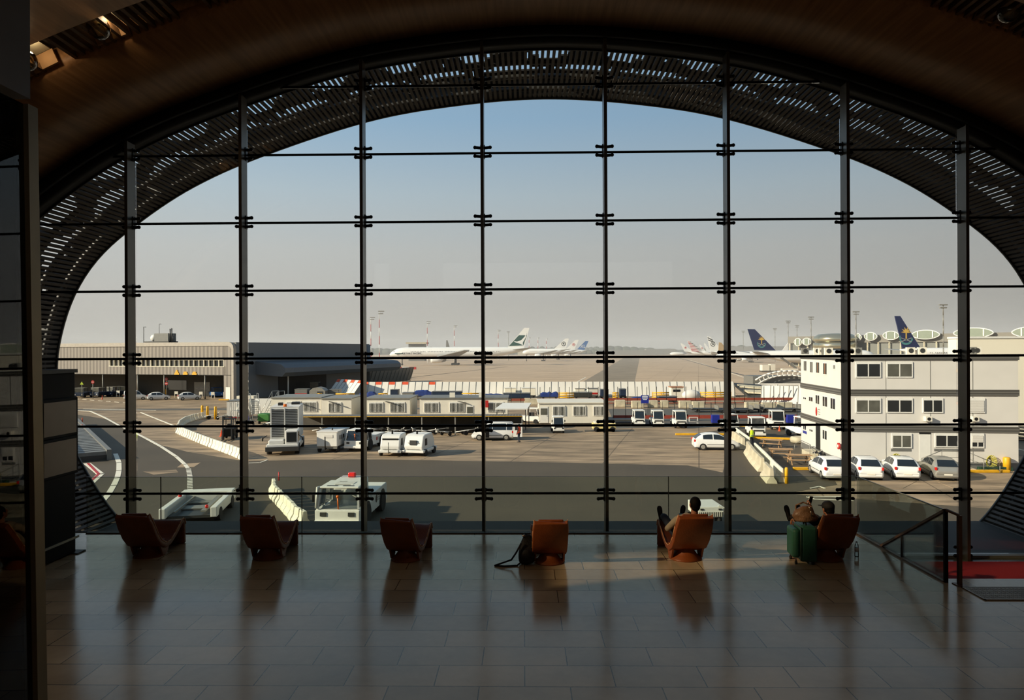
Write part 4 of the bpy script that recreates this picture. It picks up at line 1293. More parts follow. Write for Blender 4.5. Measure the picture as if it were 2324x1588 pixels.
pwhite = M['offwhite']
M['panel'] = mat('fence_panel', (216, 212, 202), .55, var=.08, scale=.3)
g0 = G(806, 899); g1 = G(1694, 906)
fence_panels('long low blast fence of tilted pale panels across the middle of the apron', (g0.x, 136, 0), (g1.x, 132, 0), 55, 2.9, 1.4, lambda k: k in (1, 3, 5, 7, 11), mats=('panel',), jitter=lambda k: k in (44, 45, 48))
g0 = G(742, 897); g1 = G(806, 900)
fence_panels('short angled blast fence section with orange-topped panels at the left end', (g0.x, 140, 0), (g1.x, 133, 0), 7, 3.3, 2.6, lambda k: k % 2 == 0, mats=('panel',))
g0 = G(1712, 912); g1 = G(1826, 914)
fence_panels('blast fence section of wide grey-white panels left of the prefab block', (g0.x, 116, 0), (g1.x, 112, 0), 6, 3.0, 1.2, None, mats=('panel',), jitter=lambda k: k in (2, 3))
g0 = G(858, 851); g1 = G(946, 851)
fence_panels('distant blast fence with orange tops beside the hangar canopy', (g0.x, 215, 0), (g1.x, 215, 0), 11, 3.6, 2.0, lambda k: k % 2 == 0, mats=('panel',))
g0 = G(720, 884); g1 = G(938, 862)
fence_panels('shaded grey blast fence seen from behind, running back to the left', (g0.x, 160, 0), (g1.x, 205, 0), 22, 4.2, -1.5, None, mats=('grey',))  # shade on the fence's back is put into the grey panel colour
g0 = G(840, 835); g1 = G(890, 838)
fence_panels('small far fence of red and white tilted panels below the nose of the airliner', (g0.x, 300, 0), (g1.x, 292, 0), 8, 4.0, 2.0, lambda k: k % 2, mats=('fgrey',))
for k in range(9):
    a = G(862 + k * 13.5, 831); b = G(862 + (k + 1) * 13.5, 831)
    o = MB().box(.1, (b.x - a.x) - .1, 0, .8, 0, 1.2).build('barrier_block', M['fbwhite'] if k % 2 else M['red']); o.location = (a.x, 330, 0)
    tag(o, '%s long apron barrier under the airliner nose, %s from the left' % ('white' if k % 2 else 'dull red', ORD[k]), 'barrier', 'red and white barriers below the airliner')

# stepped dark ramp wall next to the fence gap
o = thing('loading_ramp', 'dark ramp with tan stripes in the gap of the blast fence', 'ramp', G(1700, 905))
MB().slab([(0, 0, 0), (5, -6, 0), (13, 14, 1.2), (0, 10, 2.2)], .3).build('deck', M['dgrey'], o)
MB().slab([(.5, 2, .9), (7, -3, .75), (9, 2, 1.0), (.5, 4.5, 1.2)], .3).slab([(.5, 7, 1.7), (10, 3, 1.1), (11, 6, 1.2), (.5, 8.5, 2)], .3).build('stripe', M['concrete'], o)
# arched boarding bridge canopy
p = G(1750, 868)
ab = thing('arched_canopy', 'white arched truss canopy left of the prefab roof', 'canopy', (P(1788, 860, 165).x, 165, 0))
R0 = 9.5
arc = [(R0 * math.sin(a), 3.2 * math.cos(a * 1.3)) for a in [(-1 + 2 * k / 14) * .95 for k in range(15)]]
zt = 9.2 - (842 - 792) / F * 165
zb_ = zt - 3.2
MB().tube([(x, 0, zb_ + z) for x, z in arc], .22, 6).tube([(x * .93, 0, zb_ + z - 1.0) for x, z in arc], .16, 6).build('arch', M['white'], ab)
m = MB()
for k in range(1, 14):
    m.bar((arc[k][0], 0, zb_ + arc[k][1]), (arc[k][0] * .93, 0, zb_ + arc[k][1] - 1.0), .2, .2)
m.bar((arc[0][0], 0, zb_ - 0), (arc[-1][0], 0, zb_ - 0), .3, .5)
m.build('bracing', M['white'], ab)
m = MB()
for x_ in (-3, 2.5, 4.5): m.cyl((x_, 0, 0), (x_ + .5, 0, zb_), .2)
m.bar((3, 0, .3), (8, 0, zb_), .3, .3).bar((8, 0, .3), (3, 0, zb_), .3, .3)
m.build('supports', M['white'], ab)
MB().box(-8, 9, 1, 8, 0, 2.6).build('back_shed', M['grey'], ab)

# ================================================================== aircraft
def airliner(label, pxn, pxt, pyc, rad_px, d, finpx, pxwing=None, liv='plain', H=None, sway=None):
    """side-on aircraft: nose at pxn, tail end at pxt (image x), centre line row pyc, radius in px, fin 4 points (px,py)"""
    def Q(px, py, yy=None): return P(px, py, yy or d)
    hd = 1 if pxn > pxt else -1
    n0 = Q(pxn, pyc); t0 = Q(pxt, pyc); R = rad_px / F * d
    Lx = abs(n0.x - t0.x)
    t = thing('airliner', label, 'aircraft', (n0.x, d, 0), 0 if hd > 0 else PI, 'airliners parked across the apron')
    zc = n0.z
    # local: nose at x=0, tail at x=-Lx ; +y is away when hd>0, toward viewer when hd<0
    tw = -1 if hd > 0 else 1      # local y sign that faces the viewer
    st = [(0, .02, -.35), (-.008, .28, -.28), (-.025, .52, -.18), (-.05, .78, -.08), (-.085, .95, -.02), (-.12, 1, 0), (-.62, 1, 0), (-.72, .93, .06), (-.82, .72, .24), (-.9, .48, .42), (-.97, .22, .6), (-1, .06, .7)]
    rings = [[(Lx * s, R * r * math.cos(2 * PI * k / 20), zc + R * o_ + R * r * math.sin(2 * PI * k / 20)) for k in range(20)] for s, r, o_ in st]
    MB().loft(rings).build('fuselage', M['fbwhite'], t)

    def loc(px, py):
        q = Q(px, py); return ((q.x - n0.x) * hd, q.z)
    fp = [loc(*q) for q in finpx]
    finm = {'saud': 'saud', 'xl': 'xlblue'}.get(liv, 'fbwhite')
    f = MB().prism(fp, 'y', -.25, .25).build('tail_fin', M[finm], t)
    ys = tw * .3

    def decal(pts, mt, nm, off=0.0, parent=f):
        m = MB(); a_ = ys + tw * off
        m.prism([loc(*q) for q in pts], 'y', min(a_, ys - tw * .02), max(a_, ys - tw * .02))
        return m.build(nm, M[mt], parent)
    if liv == 'cx':
        decal([(1177.5, 760.5), (1195.6, 760.5), (1187.5, 783.5), (1155, 785)], 'cxgreen', 'green_panel', .02)
        decal([(1194.5, 755.5), (1190.5, 764), (1183, 771.5), (1174, 775), (1166, 774), (1170.5, 777.2), (1180, 779.5), (1187, 783.7), (1186.5, 777), (1189.5, 772), (1193.5, 765)], 'fbwhite', 'brushwing_emblem', .06)
    if liv == 'saud':
        (x0, y0), (x1, y1) = finpx[0], finpx[3]
        h_ = finpx[1][1] - finpx[0][1]; bx = (finpx[1][0] + finpx[2][0]) / 2 - h_ * .17; by = finpx[1][1] - h_ * .50
        r_ = h_ * .17
        pts = [(bx + r_ * (1 if k % 2 == 0 else .42) * math.cos(PI * k / 10), by - r_ * (1 if k % 2 == 0 else .42) * math.sin(PI * k / 10)) for k in range(11)]
        decal(pts + [(bx - .3 * r_, by + .15 * r_), (bx + .3 * r_, by + .15 * r_)], 'gold', 'palm_emblem', .03)
        decal([(bx - .1 * r_, by), (bx + .1 * r_, by), (bx + .12 * r_, by + 1.2 * r_), (bx - .12 * r_, by + 1.2 * r_)], 'gold', 'palm_trunk', .05)
        for s_ in (-1, 1):
            decal([(bx - s_ * r_, by + 1.1 * r_), (bx - s_ * .9 * r_, by + 1.0 * r_), (bx + s_ * r_, by + 1.7 * r_), (bx + s_ * .9 * r_, by + 1.85 * r_)], 'fgrey', 'crossed_sword', .06)
        cr_ = [(bx + 1.25 * r_ * math.cos(a), by + 1.0 * r_ + 1.35 * r_ * math.sin(a)) for a in [PI * (.05 + k / 12 * 1.0) for k in range(13)]]
        cr2 = [(bx + 1.05 * r_ * math.cos(a), by + .8 * r_ + 1.2 * r_ * math.sin(a)) for a in [PI * (1.05 - k / 12 * 1.0) for k in range(13)]]
        decal(cr_ + cr2, 'teal', 'crescent', .03)
    if liv == 'stripes':
        for k in range(7):
            u0, u1 = .06 + k * .135, .06 + k * .135 + .07

            def ed(u, s):
                a, b = (finpx[0], finpx[1]) if s == 0 else (finpx[3], finpx[2]); return (a[0] + (b[0] - a[0]) * u, a[1] + (b[1] - a[1]) * u)
            l0, r0, l1, r1 = ed(u0, 0), ed(u0, 1), ed(u1, 0), ed(u1, 1)
            mx_ = lambda a, b: (a[0] * .35 + b[0] * .65, a[1] * .35 + b[1] * .65)
            decal([l0, mx_(l0, r0), mx_(l1, r1), l1], 'red', 'red_stripe', .02)
            decal([mx_(l0, r0), r0, r1, mx_(l1, r1)], 'dgrey', 'grey_stripe', .02)
    if liv in ('round', 'leaf', 'small', 'falcon'):
        cxp = sum(q[0] for q in finpx) / 4; cyp = sum(q[1] for q in finpx) / 4
        h_ = finpx[1][1] - finpx[0][1]; r_ = h_ * (.22 if liv == 'round' else .16)
        if liv == 'leaf':
            pts = [(cxp + r_ * (1.2 if k % 2 == 0 else .5) * math.sin(2 * PI * k / 14), cyp - r_ * (1.2 if k % 2 == 0 else .5) * math.cos(2 * PI * k / 14)) for k in range(14)]
            decal(pts, 'red', 'leaf_emblem', .03)
        else:
            o_ = decal([(cxp + r_ * math.cos(2 * PI * k / 16), cyp + r_ * math.sin(2 * PI * k / 16)) for k in range(16)], 'dgrey' if liv != 'small' else 'red', 'round_emblem', .03)
            decal([(cxp + r_ * (.72) * math.cos(2 * PI * k / 16), cyp + r_ * .72 * math.sin(2 * PI * k / 16)) for k in range(16)], 'fbwhite', 'emblem_centre', .06)
            decal([(cxp - r_ * .5, cyp - r_ * .4), (cxp + r_ * .2, cyp - r_ * .5), (cxp + r_ * .5, cyp + .1 * r_), (cxp - .1 * r_, cyp + .5 * r_)], 'dgrey' if liv != 'small' else 'red', 'emblem_mark', .09)
        if liv == 'falcon':
            for u in (.05, .2):
                a, b, c_, e_ = finpx[0], finpx[1], finpx[2], finpx[3]
                la = (a[0] + (b[0] - a[0]) * u, a[1] + (b[1] - a[1]) * u); ra = (e_[0] + (c_[0] - e_[0]) * (u + .12), e_[1] + (c_[1] - e_[1]) * (u + .12))
                decal([la, ra, (ra[0] + 1, ra[1] + 3.5), (la[0] + .5, la[1] + 2.6)], 'dgrey', 'dark_stripe', .03)
    if liv == 'xl':
        cxp = (finpx[1][0] + finpx[2][0]) / 2 + 5; cyp = finpx[1][1] - 6
        q = loc(cxp, cyp)
        text('tail_lettering', 'XL', 8.5 / F * d * 1.15, M['fbwhite'], f, (q[0], tw * .32, q[1]), (PI / 2, 0, 0 if tw < 0 else PI), .03)
    # tailplane, wing, engine
    k_ = R
    xt = -Lx * .93
    for s_ in (-1, 1):
        MB().slab([(xt + 1.6 * k_, s_ * .3 * k_, zc + R * .45), (xt - .6 * k_, s_ * .3 * k_, zc + R * .45), (xt - 2.2 * k_, s_ * 3.2 * k_, zc + R * .8), (xt - 1.4 * k_, s_ * 3.2 * k_, zc + R * .8)], .06 * k_).build('tailplane', M['fgrey'], t)
        xw = -Lx * .36
        MB().slab([(xw + .5 * k_, s_ * .7 * k_, zc - R * .75), (xw - 3.4 * k_, s_ * .7 * k_, zc - R * .75), (xw - 6.0 * k_, s_ * 8.5 * k_, zc + R * .35), (xw - 5.0 * k_, s_ * 8.5 * k_, zc + R * .35)], .14 * k_).build('wing', M['fgrey'], t)
        e_ = MB()
        c0, yy, zz = xw + .3 * k_, s_ * 3.0 * k_, zc - R * 1.25
        e_.loft([[(c0 + xx * k_, yy + rr * k_ * math.cos(2 * PI * q / 16), zz + rr * k_ * math.sin(2 * PI * q / 16)) for q in range(16)] for xx, rr in ((.95, .42), (.9, .5), (.5, .56), (-.3, .54), (-.9, .42), (-1.1, .22))])
        en = e_.build('engine', M['fbwhite'] if liv != 'saud' else M['saud'], t)
        MB().cyl((c0 + .94 * k_, yy, zz), (c0 + .97 * k_, yy, zz), .4 * k_, n=16).build('intake', M['dark'], en)
    m = MB()
    zb_ = zc - R
    for s_ in (-1, 1):
        for dx in (-.5, 0, .5):
            m.cyl((-Lx * .47 + dx * k_ * .9, s_ * 1.1 * k_ - .3, .22 * k_), (-Lx * .47 + dx * k_ * .9, s_ * 1.1 * k_ + .3, .22 * k_), .22 * k_, n=12)
        m.cyl((-Lx * .47, s_ * 1.1 * k_, .25 * k_), (-Lx * .47, s_ * .9 * k_, zb_ + R * .5), .12 * k_)
    m.cyl((-Lx * .09, -.3, .18 * k_), (-Lx * .09, .3, .18 * k_), .18 * k_, n=12).cyl((-Lx * .09, 0, .2), (-Lx * .09, 0, zb_ + R * .5), .09 * k_)
    m.build('landing_gear', M['dgrey'], t)
    # cabin window row and cockpit
    m = MB(); y_ = tw * R * .985
    n = int(Lx * .66 / (R * .28))
    for k in range(n):
        x_ = -Lx * .15 - k * R * .28
        if (k % 11) in (0,): continue
        m.box(x_, x_ + R * .1, min(y_, y_ + tw * .06), max(y_, y_ + tw * .06), zc + R * .12, zc + R * .24)
    m.build('cabin_windows', M['dgrey'], t)
    xx = -Lx * .032
    m = MB()
    m.slab([(xx, tw * R * .48, zc + R * .16), (xx - Lx * .018, tw * R * .62, zc + R * .16), (xx - Lx * .014, tw * R * .55, zc + R * .34), (xx - .0, tw * R * .42, zc + R * .32)], (0, tw * .12, 0))
    m.build('cockpit_glass', M['dark'], t)
    return t, n0, zc, R, Lx, tw


t, n0, zc, R, Lx, tw = airliner('white airliner seen side-on with a green-panelled tail in front of the window centre', 884, 1203, 800.5, 12.6, 420, [(1189.6, 744), (1150, 790), (1188, 794), (1201.4, 744)], liv='cx')
text('fuselage_lettering', 'CATHAY PACIFIC', 1.55, M['dgrey'], t, (-Lx * .165, tw * R * .99 + tw * .03, zc - .4), (PI / 2, 0, 0 if tw < 0 else PI), .05)
m = MB().box(-Lx * .105, -Lx * .045, tw * R * .93 - .1, tw * R * .93 + .15, zc - .75, zc - .15).build('nose_flash', M['cxgreen'], t)
airliner('white airliner with a round grey emblem on the tail behind the green-tailed one', 1186, 1286, 798, 6.8, 560, [(1283, 768), (1258, 791), (1284, 793), (1291, 768)], liv='round')
airliner('white airliner with a small red tail emblem, third in the left group', 1230, 1308, 798.5, 5.6, 640, [(1306, 771), (1284, 792), (1304, 793), (1313.6, 771)], liv='small')
airliner('airliner with a blue tail lettered in white at the end of the left group', 1262, 1332, 799, 4.8, 720, [(1328, 774), (1310, 792), (1326, 794), (1335.6, 774)], liv='xl')
airliner('airliner with a red leaf on its white tail, leftmost of the right group', 1640, 1556, 801, 4.2, 760, [(1544.5, 779), (1553, 797), (1577, 800), (1548, 779)], liv='leaf')
airliner('airliner with a red, white and grey striped tail in the right group', 1660, 1580, 801, 4.8, 690, [(1560, 773.5), (1570, 798), (1600, 800), (1565, 773.5)], liv='stripes')
airliner('airliner with a slim white tail right behind the striped tail', 1650, 1592, 802, 3.2, 800, [(1587, 782), (1592, 796), (1604, 800), (1590, 782)], liv='small')
airliner('airliner with a small white tail next to the large striped fin', 1670, 1600, 801.5, 3.6, 770, [(1597.5, 779), (1603, 796), (1616, 800), (1600.5, 779)], liv='plain')
airliner('white airliner with dark curved stripes and a round emblem on its tall tail', 1730, 1612, 803, 6.5, 560, [(1605, 763), (1612, 797), (1642, 800), (1612, 764)], liv='falcon')
o = MB().prism([(0, 0), (6.2, 0), (4.6, 4.8), (2.4, 7.8), (.6, 8.2)], 'y', 0, .5).build('tail_cone_cover', mat('tan_panel', (176, 146, 100), .6))
q = P(1630, 803, 480); o.location = (q.x, 480, q.z); tag(o, 'tan curved tail panel right of the stripe-tailed airliner', 'aircraft tail')
airliner('low white narrow-body airliner parked behind the fourth window post from the right', 1620, 1800, 808, 6.0, 470, [(1790, 775), (1770, 802), (1798, 804), (1798, 775)], liv='plain')
airliner('large airliner with a navy tail bearing a golden palm, left of the prefab', 1990, 1702, 808, 14, 300, [(1696.5, 746.5), (1712, 794), (1760, 795), (1712.5, 746.8)], liv='saud')
airliner('nearer airliner with a dark navy palm tail rising behind the prefab roof', 2330, 2042, 802, 14, 235, [(2030.5, 717), (2048, 790), (2088, 789), (2042.5, 717)], liv='saud')
o = MB().lathe([(0.1, 0), (.8, 1.2), (1.0, 4), (.8, 9), (.1, 12)], n=12).build('aircraft_nose', M['fbwhite']); q = P(1520, 804, 640); o.rotation_euler = (0, PI / 2, 0); o.scale = (1.6, 1.6, 1.3); o.location = (q.x, 640, 5); tag(o, 'tiny white aircraft nose left of the leaf-tailed airliner', 'aircraft')

# ================================================================== masts
def mast(label, px, py0, py1, d, rw=True):
    b = P(px, 795, d); zt = P(px, py0, d).z
    t = thing('light_mast', label, 'light mast', (b.x, d, 0), 0, 'floodlight masts')
    n = 7
    r = max(.18, .55 / F * d * (1.15 if rw else .75))
    for k in range(n):
        MB().cyl((0, 0, zt * k / n), (0, 0, zt * (k + 1) / n), r * (1.1 - .3 * k / n), r * (1.07 - .3 * k / n), 10).build('pole_section', (M['red'] if k % 2 else M['fbwhite']) if rw else M['midgrey'], t)
    s = zt * .05
    m = MB()
    for z_, w_ in ((zt * .995, 1.0), (zt * .955, .8)):
        m.box(-.3 * s, 1.7 * s * w_, -.2, .2, z_ - .1 * s, z_ + .22 * s) if rw else m.box(-1.1 * s * w_, 1.1 * s * w_, -.3, .3, z_ - .12 * s, z_ + .2 * s)
    m.build('floodlights', M['midgrey'], t)
    return t


for lab, px, py, d in (('tall red and white mast right of the hangar, the taller of the pair', 861, 706, 330), ('red and white mast right of the hangar, the shorter of the pair', 842, 720, 380),
                       ('red and white mast above the airliner forward fuselage', 970, 730, 470), ('red and white mast above the airliner wing', 1031, 738, 540),
                       ('faint red and white mast right of the third window post', 1131, 749, 640), ('very faint mast left of the round-emblem tail', 1201, 765, 800),
                       ('very faint mast between the green tail and round-emblem tail', 1221, 766, 820), ('very faint mast just left of the round emblem', 1240, 768, 840)):
    mast(lab, px, py, 795, d)
for lab, px, py, d in (('thin grey lamp mast directly left of the distant arched canopy', 1789, 728, 380), ('grey lamp mast just left of the round pavilion', 1841, 719, 330), ('grey lamp mast right of the fifth window post', 1943, 707, 280),
                       ('tallest grey lamp mast right of the near palm tail', 2141, 691, 210), ('short thin grey mast left of the pavilion', 1809, 738, 430), ('thin far grey mast above the navy-tailed airliner', 1759, 745, 500), ('faint grey mast beside the fourth window post from the right', 1687, 751, 560), ('thin dark pole above the airliner rear fuselage', 1154, 752, 600)):
    mast(lab, px, py, 795, d, False)
wp = thing('white_pole', 'slim white pole standing in front of the dark hangar side', 'pole', G(654, 900)); MB().cyl((0, 0, 0), (0, 0, 6.2), .13, n=10).build('pole', M['fbwhite'], wp); MB().cyl((0, 0, 0), (0, 0, .1), .3).build('foot', M['grey'], wp)
# distant control cabin and fin
o = MB().box(-5, 9, 0, 12, 0, 15).build('far_building', M['grey']); q = P(940, 795, 600); o.location = (q.x, 600, 0); tag(o, 'flat far building behind the airliner forward fuselage', 'building')
o = MB().box(-7, 11, -2, 14, 15, 16.5).build('far_roof', M['concrete']); o.location = (q.x, 600, 0); o.parent = None; tag(o, 'flat pale roof slab of the far building behind the airliner', 'roof')
o = MB().prism([(0, 0), (3.2, 0), (1.2, 6.5), (.3, 6.5)], 'y', 0, .4).build('aircraft_fin', M['grey']); q = P(1012, 788, 520); o.location = (q.x, 520, q.z - 1); tag(o, 'small grey tail fin poking above the airliner roof', 'aircraft tail')
# hazy horizon: woods and sheds
rn = random.Random(11)
tm = mat('far_trees', (70, 78, 60), .9, var=.3, scale=.02)
for k in range(26):
    d = rn.uniform(1300, 2000); px = 830 + k * 60 + rn.uniform(-15, 15)
    w_ = rn.uniform(50, 120); h_ = rn.uniform(8, 17)
    x_ = P(px, 795, d).x
    m = MB()
    for j in range(7):
        m.ball((w_ * (j / 6 - .5), 0, h_ * .35), (w_ * .14, 12, h_ * rn.uniform(.45, .75)), 6, 10)
    o = m.build('tree_belt', tm, fix=False); o.location = (x_, d, 0); tag(o, 'hazy strip of trees on the horizon, %s strip from the left' % ORD[k], 'trees', 'tree strips on the horizon')
for k, (px, w_, h_) in enumerate(((1440, 80, 8), (1500, 50, 10), (1380, 40, 7), (1225, 80, 7), (1720, 110, 14), (1680, 70, 12))):
    d = 1150 + 30 * k
    o = MB().box(-w_ / 2, w_ / 2, 0, 20, 0, h_).build('far_shed', M['midgrey'] if k != 3 else M['concrete']); o.location = (P(px, 795, d).x, d, 0)
    tag(o, 'pale hazy shed on the horizon, %s' % ['right of the centre post', 'tall one right of centre', 'low one beside the fourth post', 'behind the left tails', 'long one behind the palm tail', 'left of the navy tail'][k], 'building')

# haze: one large volume of lit air over the airfield
hz = MB().box(-1600, 1600, 180, 3400, 0.05, 60).build('haze', M['dark'])
hm = bpy.data.materials.new('haze_air'); hm.use_nodes = True
nt = hm.node_tree; nt.nodes.clear(); ou = nt.nodes.new('ShaderNodeOutputMaterial'); vsn = nt.nodes.new('ShaderNodeVolumeScatter')
vsn.inputs['Color'].default_value = (.84, .84, .84, 1); vsn.inputs['Density'].default_value = .0006; vsn.inputs['Anisotropy'].default_value = .0
nt.links.new(vsn.outputs[0], ou.inputs['Volume'])
hz.data.materials.clear(); hz.data.materials.append(hm); tag(hz, 'thin haze hanging over the far airfield', 'haze', kind='stuff')
# ================================================================== VEHICLES AND SMALL THINGS
def car_mesh(t, paint_m, L=4.0, W=.84, H=1.48, st=None, wb=1.25, doorline=True):
    """local x = forward. st: (x, halfwidth, bottom, belt, roof)"""
    hatch = st is None
    st = st or [(-2.0, .70, .36, .60, .62), (-1.96, .78, .26, .80, .84), (-1.88, .82, .22, .95, 1.00), (-1.66, .84, .2, .96, 1.20), (-1.36, .84, .2, .96, 1.38), (-.85, .85, .2, .95, 1.48), (-.25, .85, .2, .94, 1.50), (.20, .85, .2, .93, 1.44),
                (.70, .85, .2, .92, 1.18), (1.12, .84, .2, .90, .93), (1.5, .82, .2, .80, .84), (1.8, .78, .22, .68, .71), (1.95, .72, .25, .56, .58), (2.02, .6, .32, .46, .48)]

    def ring(s):
        x, w, b, be, ro = s
        wr = w * (1 - .26 * min(1, max(0, (ro - be) / .5)))
        return [(x, -w * .9, b), (x, -w, b + .15), (x, -w, (b + be) / 2), (x, -w * .97, be), (x, -wr, be + (ro - be) * .92), (x, -wr * .75, ro), (x, wr * .75, ro), (x, wr, be + (ro - be) * .92), (x, w * .97, be), (x, w, (b + be) / 2), (x, w, b + .15), (x, w * .9, b)]
    rs = [ring(s) for s in st]
    MB().loft(rs).build('body', paint_m, t)
    # glazing offset from the body
    gl = MB()

    def lerp(a, b, k): return tuple(a[i] + (b[i] - a[i]) * k for i in range(3))

    def at(x):
        for i in range(len(st) - 1):
            if st[i][0] <= x <= st[i + 1][0]:
                k = (x - st[i][0]) / (st[i + 1][0] - st[i][0]); return [lerp(p, q, k) for p, q in zip(rs[i], rs[i + 1])]
        return rs[-1]
    xr = next(s[0] for s in st if s[4] - s[3] > .28); xf = [s[0] for s in st if s[4] - s[3] > .22][-1]
    segs = [(xr + .08, xr + .62), (xr + .70, .0 if L < 4.3 else .1), (.08, xf - .02)]
    if hatch: segs = [(xr + .12, -.42), (-.32, xf - .04)]
    for a, b in segs:
        for lo, hi, sg in ((3, 4, -1), (8, 7, 1)):
            xs = [a + (b - a) * k / 4 for k in range(5)]
            top = []; bot = []
            for x in xs:
                r = at(x); bot.append(lerp(r[lo], r[hi], .08)); top.append(lerp(r[lo], r[hi], .93))
            pts = [(p[0], p[1] + sg * .012, p[2]) for p in bot + top[::-1]]
            for k in range(4):
                q = [bot[k], bot[k + 1], top[k + 1], top[k]]
                gl.slab([(p[0], p[1] + sg * .006, p[2]) for p in q], (0, sg * .012, .004))
    gl.build('side_windows', M['wglass'], t)
    for nm, x0, x1 in (('rear_window', st[2][0], st[4][0]), ('windscreen', [s for s in st if s[4] - s[3] > .4][-1][0], [s for s in st if s[0] > 0 and s[4] - s[3] < .06][0][0])):
        m = MB(); dx = -.014 if x0 < 0 else .014
        xs = [x0 + (x1 - x0) * k / 3 for k in range(4)]
        for k in range(3):
            a, b = at(xs[k]), at(xs[k + 1])
            m.slab([(a[5][0] + dx, a[5][1] * 1.06, a[5][2] + .012), (a[6][0] + dx, a[6][1] * 1.06, a[6][2] + .012), (b[6][0] + dx, b[6][1] * 1.06, b[6][2] + .012), (b[5][0] + dx, b[5][1] * 1.06, b[5][2] + .012)], (0, 0, .008))
        m.build(nm, M['wglass'], t)
    for x in (-wb, wb):
        for s in (-1, 1):
            y = s * (W - .10)
            o = MB().cyl((x, y - .11, .31), (x, y + .11, .31), .31, n=22).build('wheel', M['rubber'], t)
            MB().cyl((x, y + s * .105, .31), (x, y + s * .12, .31), .2, .17, n=16).build('hubcap', M['silver'], o)
    for s in (-1, 1):
        MB().box(st[0][0] - .02, st[0][0] + .16, s * W * .88 - .06, s * W * .88 + .07, .76, .96).build('tail_light', M['lensred'], t, bevel=.02)
        MB().ball((st[-3][0] - .06, s * W * .72, .64), (.12, .13, .08), 8, 10).build('headlight', M['wglass2'], t)
        MB().ball((.72, s * (W + .05), .98), (.07, .09, .06), 6, 10).build('mirror', paint_m, t)
    MB().box(st[0][0] - .015, st[0][0] + .03, -.26, .26, .42, .53).build('number_plate', M['offwhite'], t)
    MB().box(-1.93, 1.9, -W * .96, W * .96, .2, .27).build('sill', M['dgrey'], t)
    MB().box(-.9, .9, -W - .012, -W + .0, .50, .545).box(-.9, .9, W, W + .012, .50, .545).build('side_moulding', M['dgrey'], t)
    return t


def place_car(label, px, py, rz, paint_m, group=None, sc=1, **kw):
    t = thing('car', label, 'car', G(px, py), rz, group, sc)
    return car_mesh(t, M[paint_m], **kw)


D = math.radians
place_car('white hatchback parked side-on in the open apron beside the concrete barriers', 1624, 1019, D(-4), 'carwhite', sc=1.02)
cg = 'hatchbacks parked in front of the prefab block'
place_car('white hatchback, leftmost of those parked in front of the prefab block', 1878, 1080, D(84), 'carwhite', cg)
place_car('white hatchback parked in front of the prefab, second from the left of the four', 1961, 1080, D(77), 'carwhite', cg)
place_car('white hatchback parked in front of the prefab, second from the right of the four', 2042, 1080, D(76), 'carwhite', cg)
place_car('silver hatchback parked at the right end of the row before the prefab', 2130, 1081, D(76), 'silver', cg)
van_st = [(-1.95, .76, .36, .9, .95), (-1.9, .8, .25, 1.0, 1.72), (-1.8, .82, .22, 1.0, 1.80), (-1.0, .83, .2, 1.0, 1.83), (.1, .83, .2, 1.0, 1.82), (.5, .83, .2, 1.0, 1.70), (.85, .83, .2, .98, 1.35), (1.15, .83, .2, .96, 1.0), (1.5, .81, .2, .88, .92), (1.8, .78, .22, .74, .77), (1.98, .7, .28, .56, .58), (2.03, .6, .34, .5, .52)]
place_car('white panel car on the road left of the first window post, seen from behind', 308, 907, D(28), 'carwhite', 'cars near the hangar', st=van_st)
place_car('white hatchback on the road just right of the first window post', 361, 907, D(25), 'carwhite', 'cars near the hangar')
place_car('small white estate car in front of the yellow bollards by the hangar', 430, 907, D(33), 'carwhite', 'cars near the hangar')

# white service van with open side and rear doors
t = thing('service_van', 'white service van with open doors beside the worker in orange', 'van', G(1119, 997), PI)
car_mesh(t, M['carwhite'], st=[(q[0] * 1.08, q[1], q[2], q[3], q[4]) for q in van_st], wb=1.38)
MB().box(.35, .95, .82, .86, .3, 1.55).build('door_opening', M['dark'], t)
d_ = MB().box(-3.0, -2.1, .78, .83, .35, 1.72).build('rear_door', M['carwhite'], t)
MB().box(-2.85, -2.25, .83, .84, 1.05, 1.6).build('door_window', M['wglass'], d_)
MB().box(-2.75, -2.4, .835, .845, .62, .72).build('door_badge', M['red'], d_)
MB().box(.75, .85, .8, 1.6, .35, 1.4).build('front_door', M['carwhite'], t)


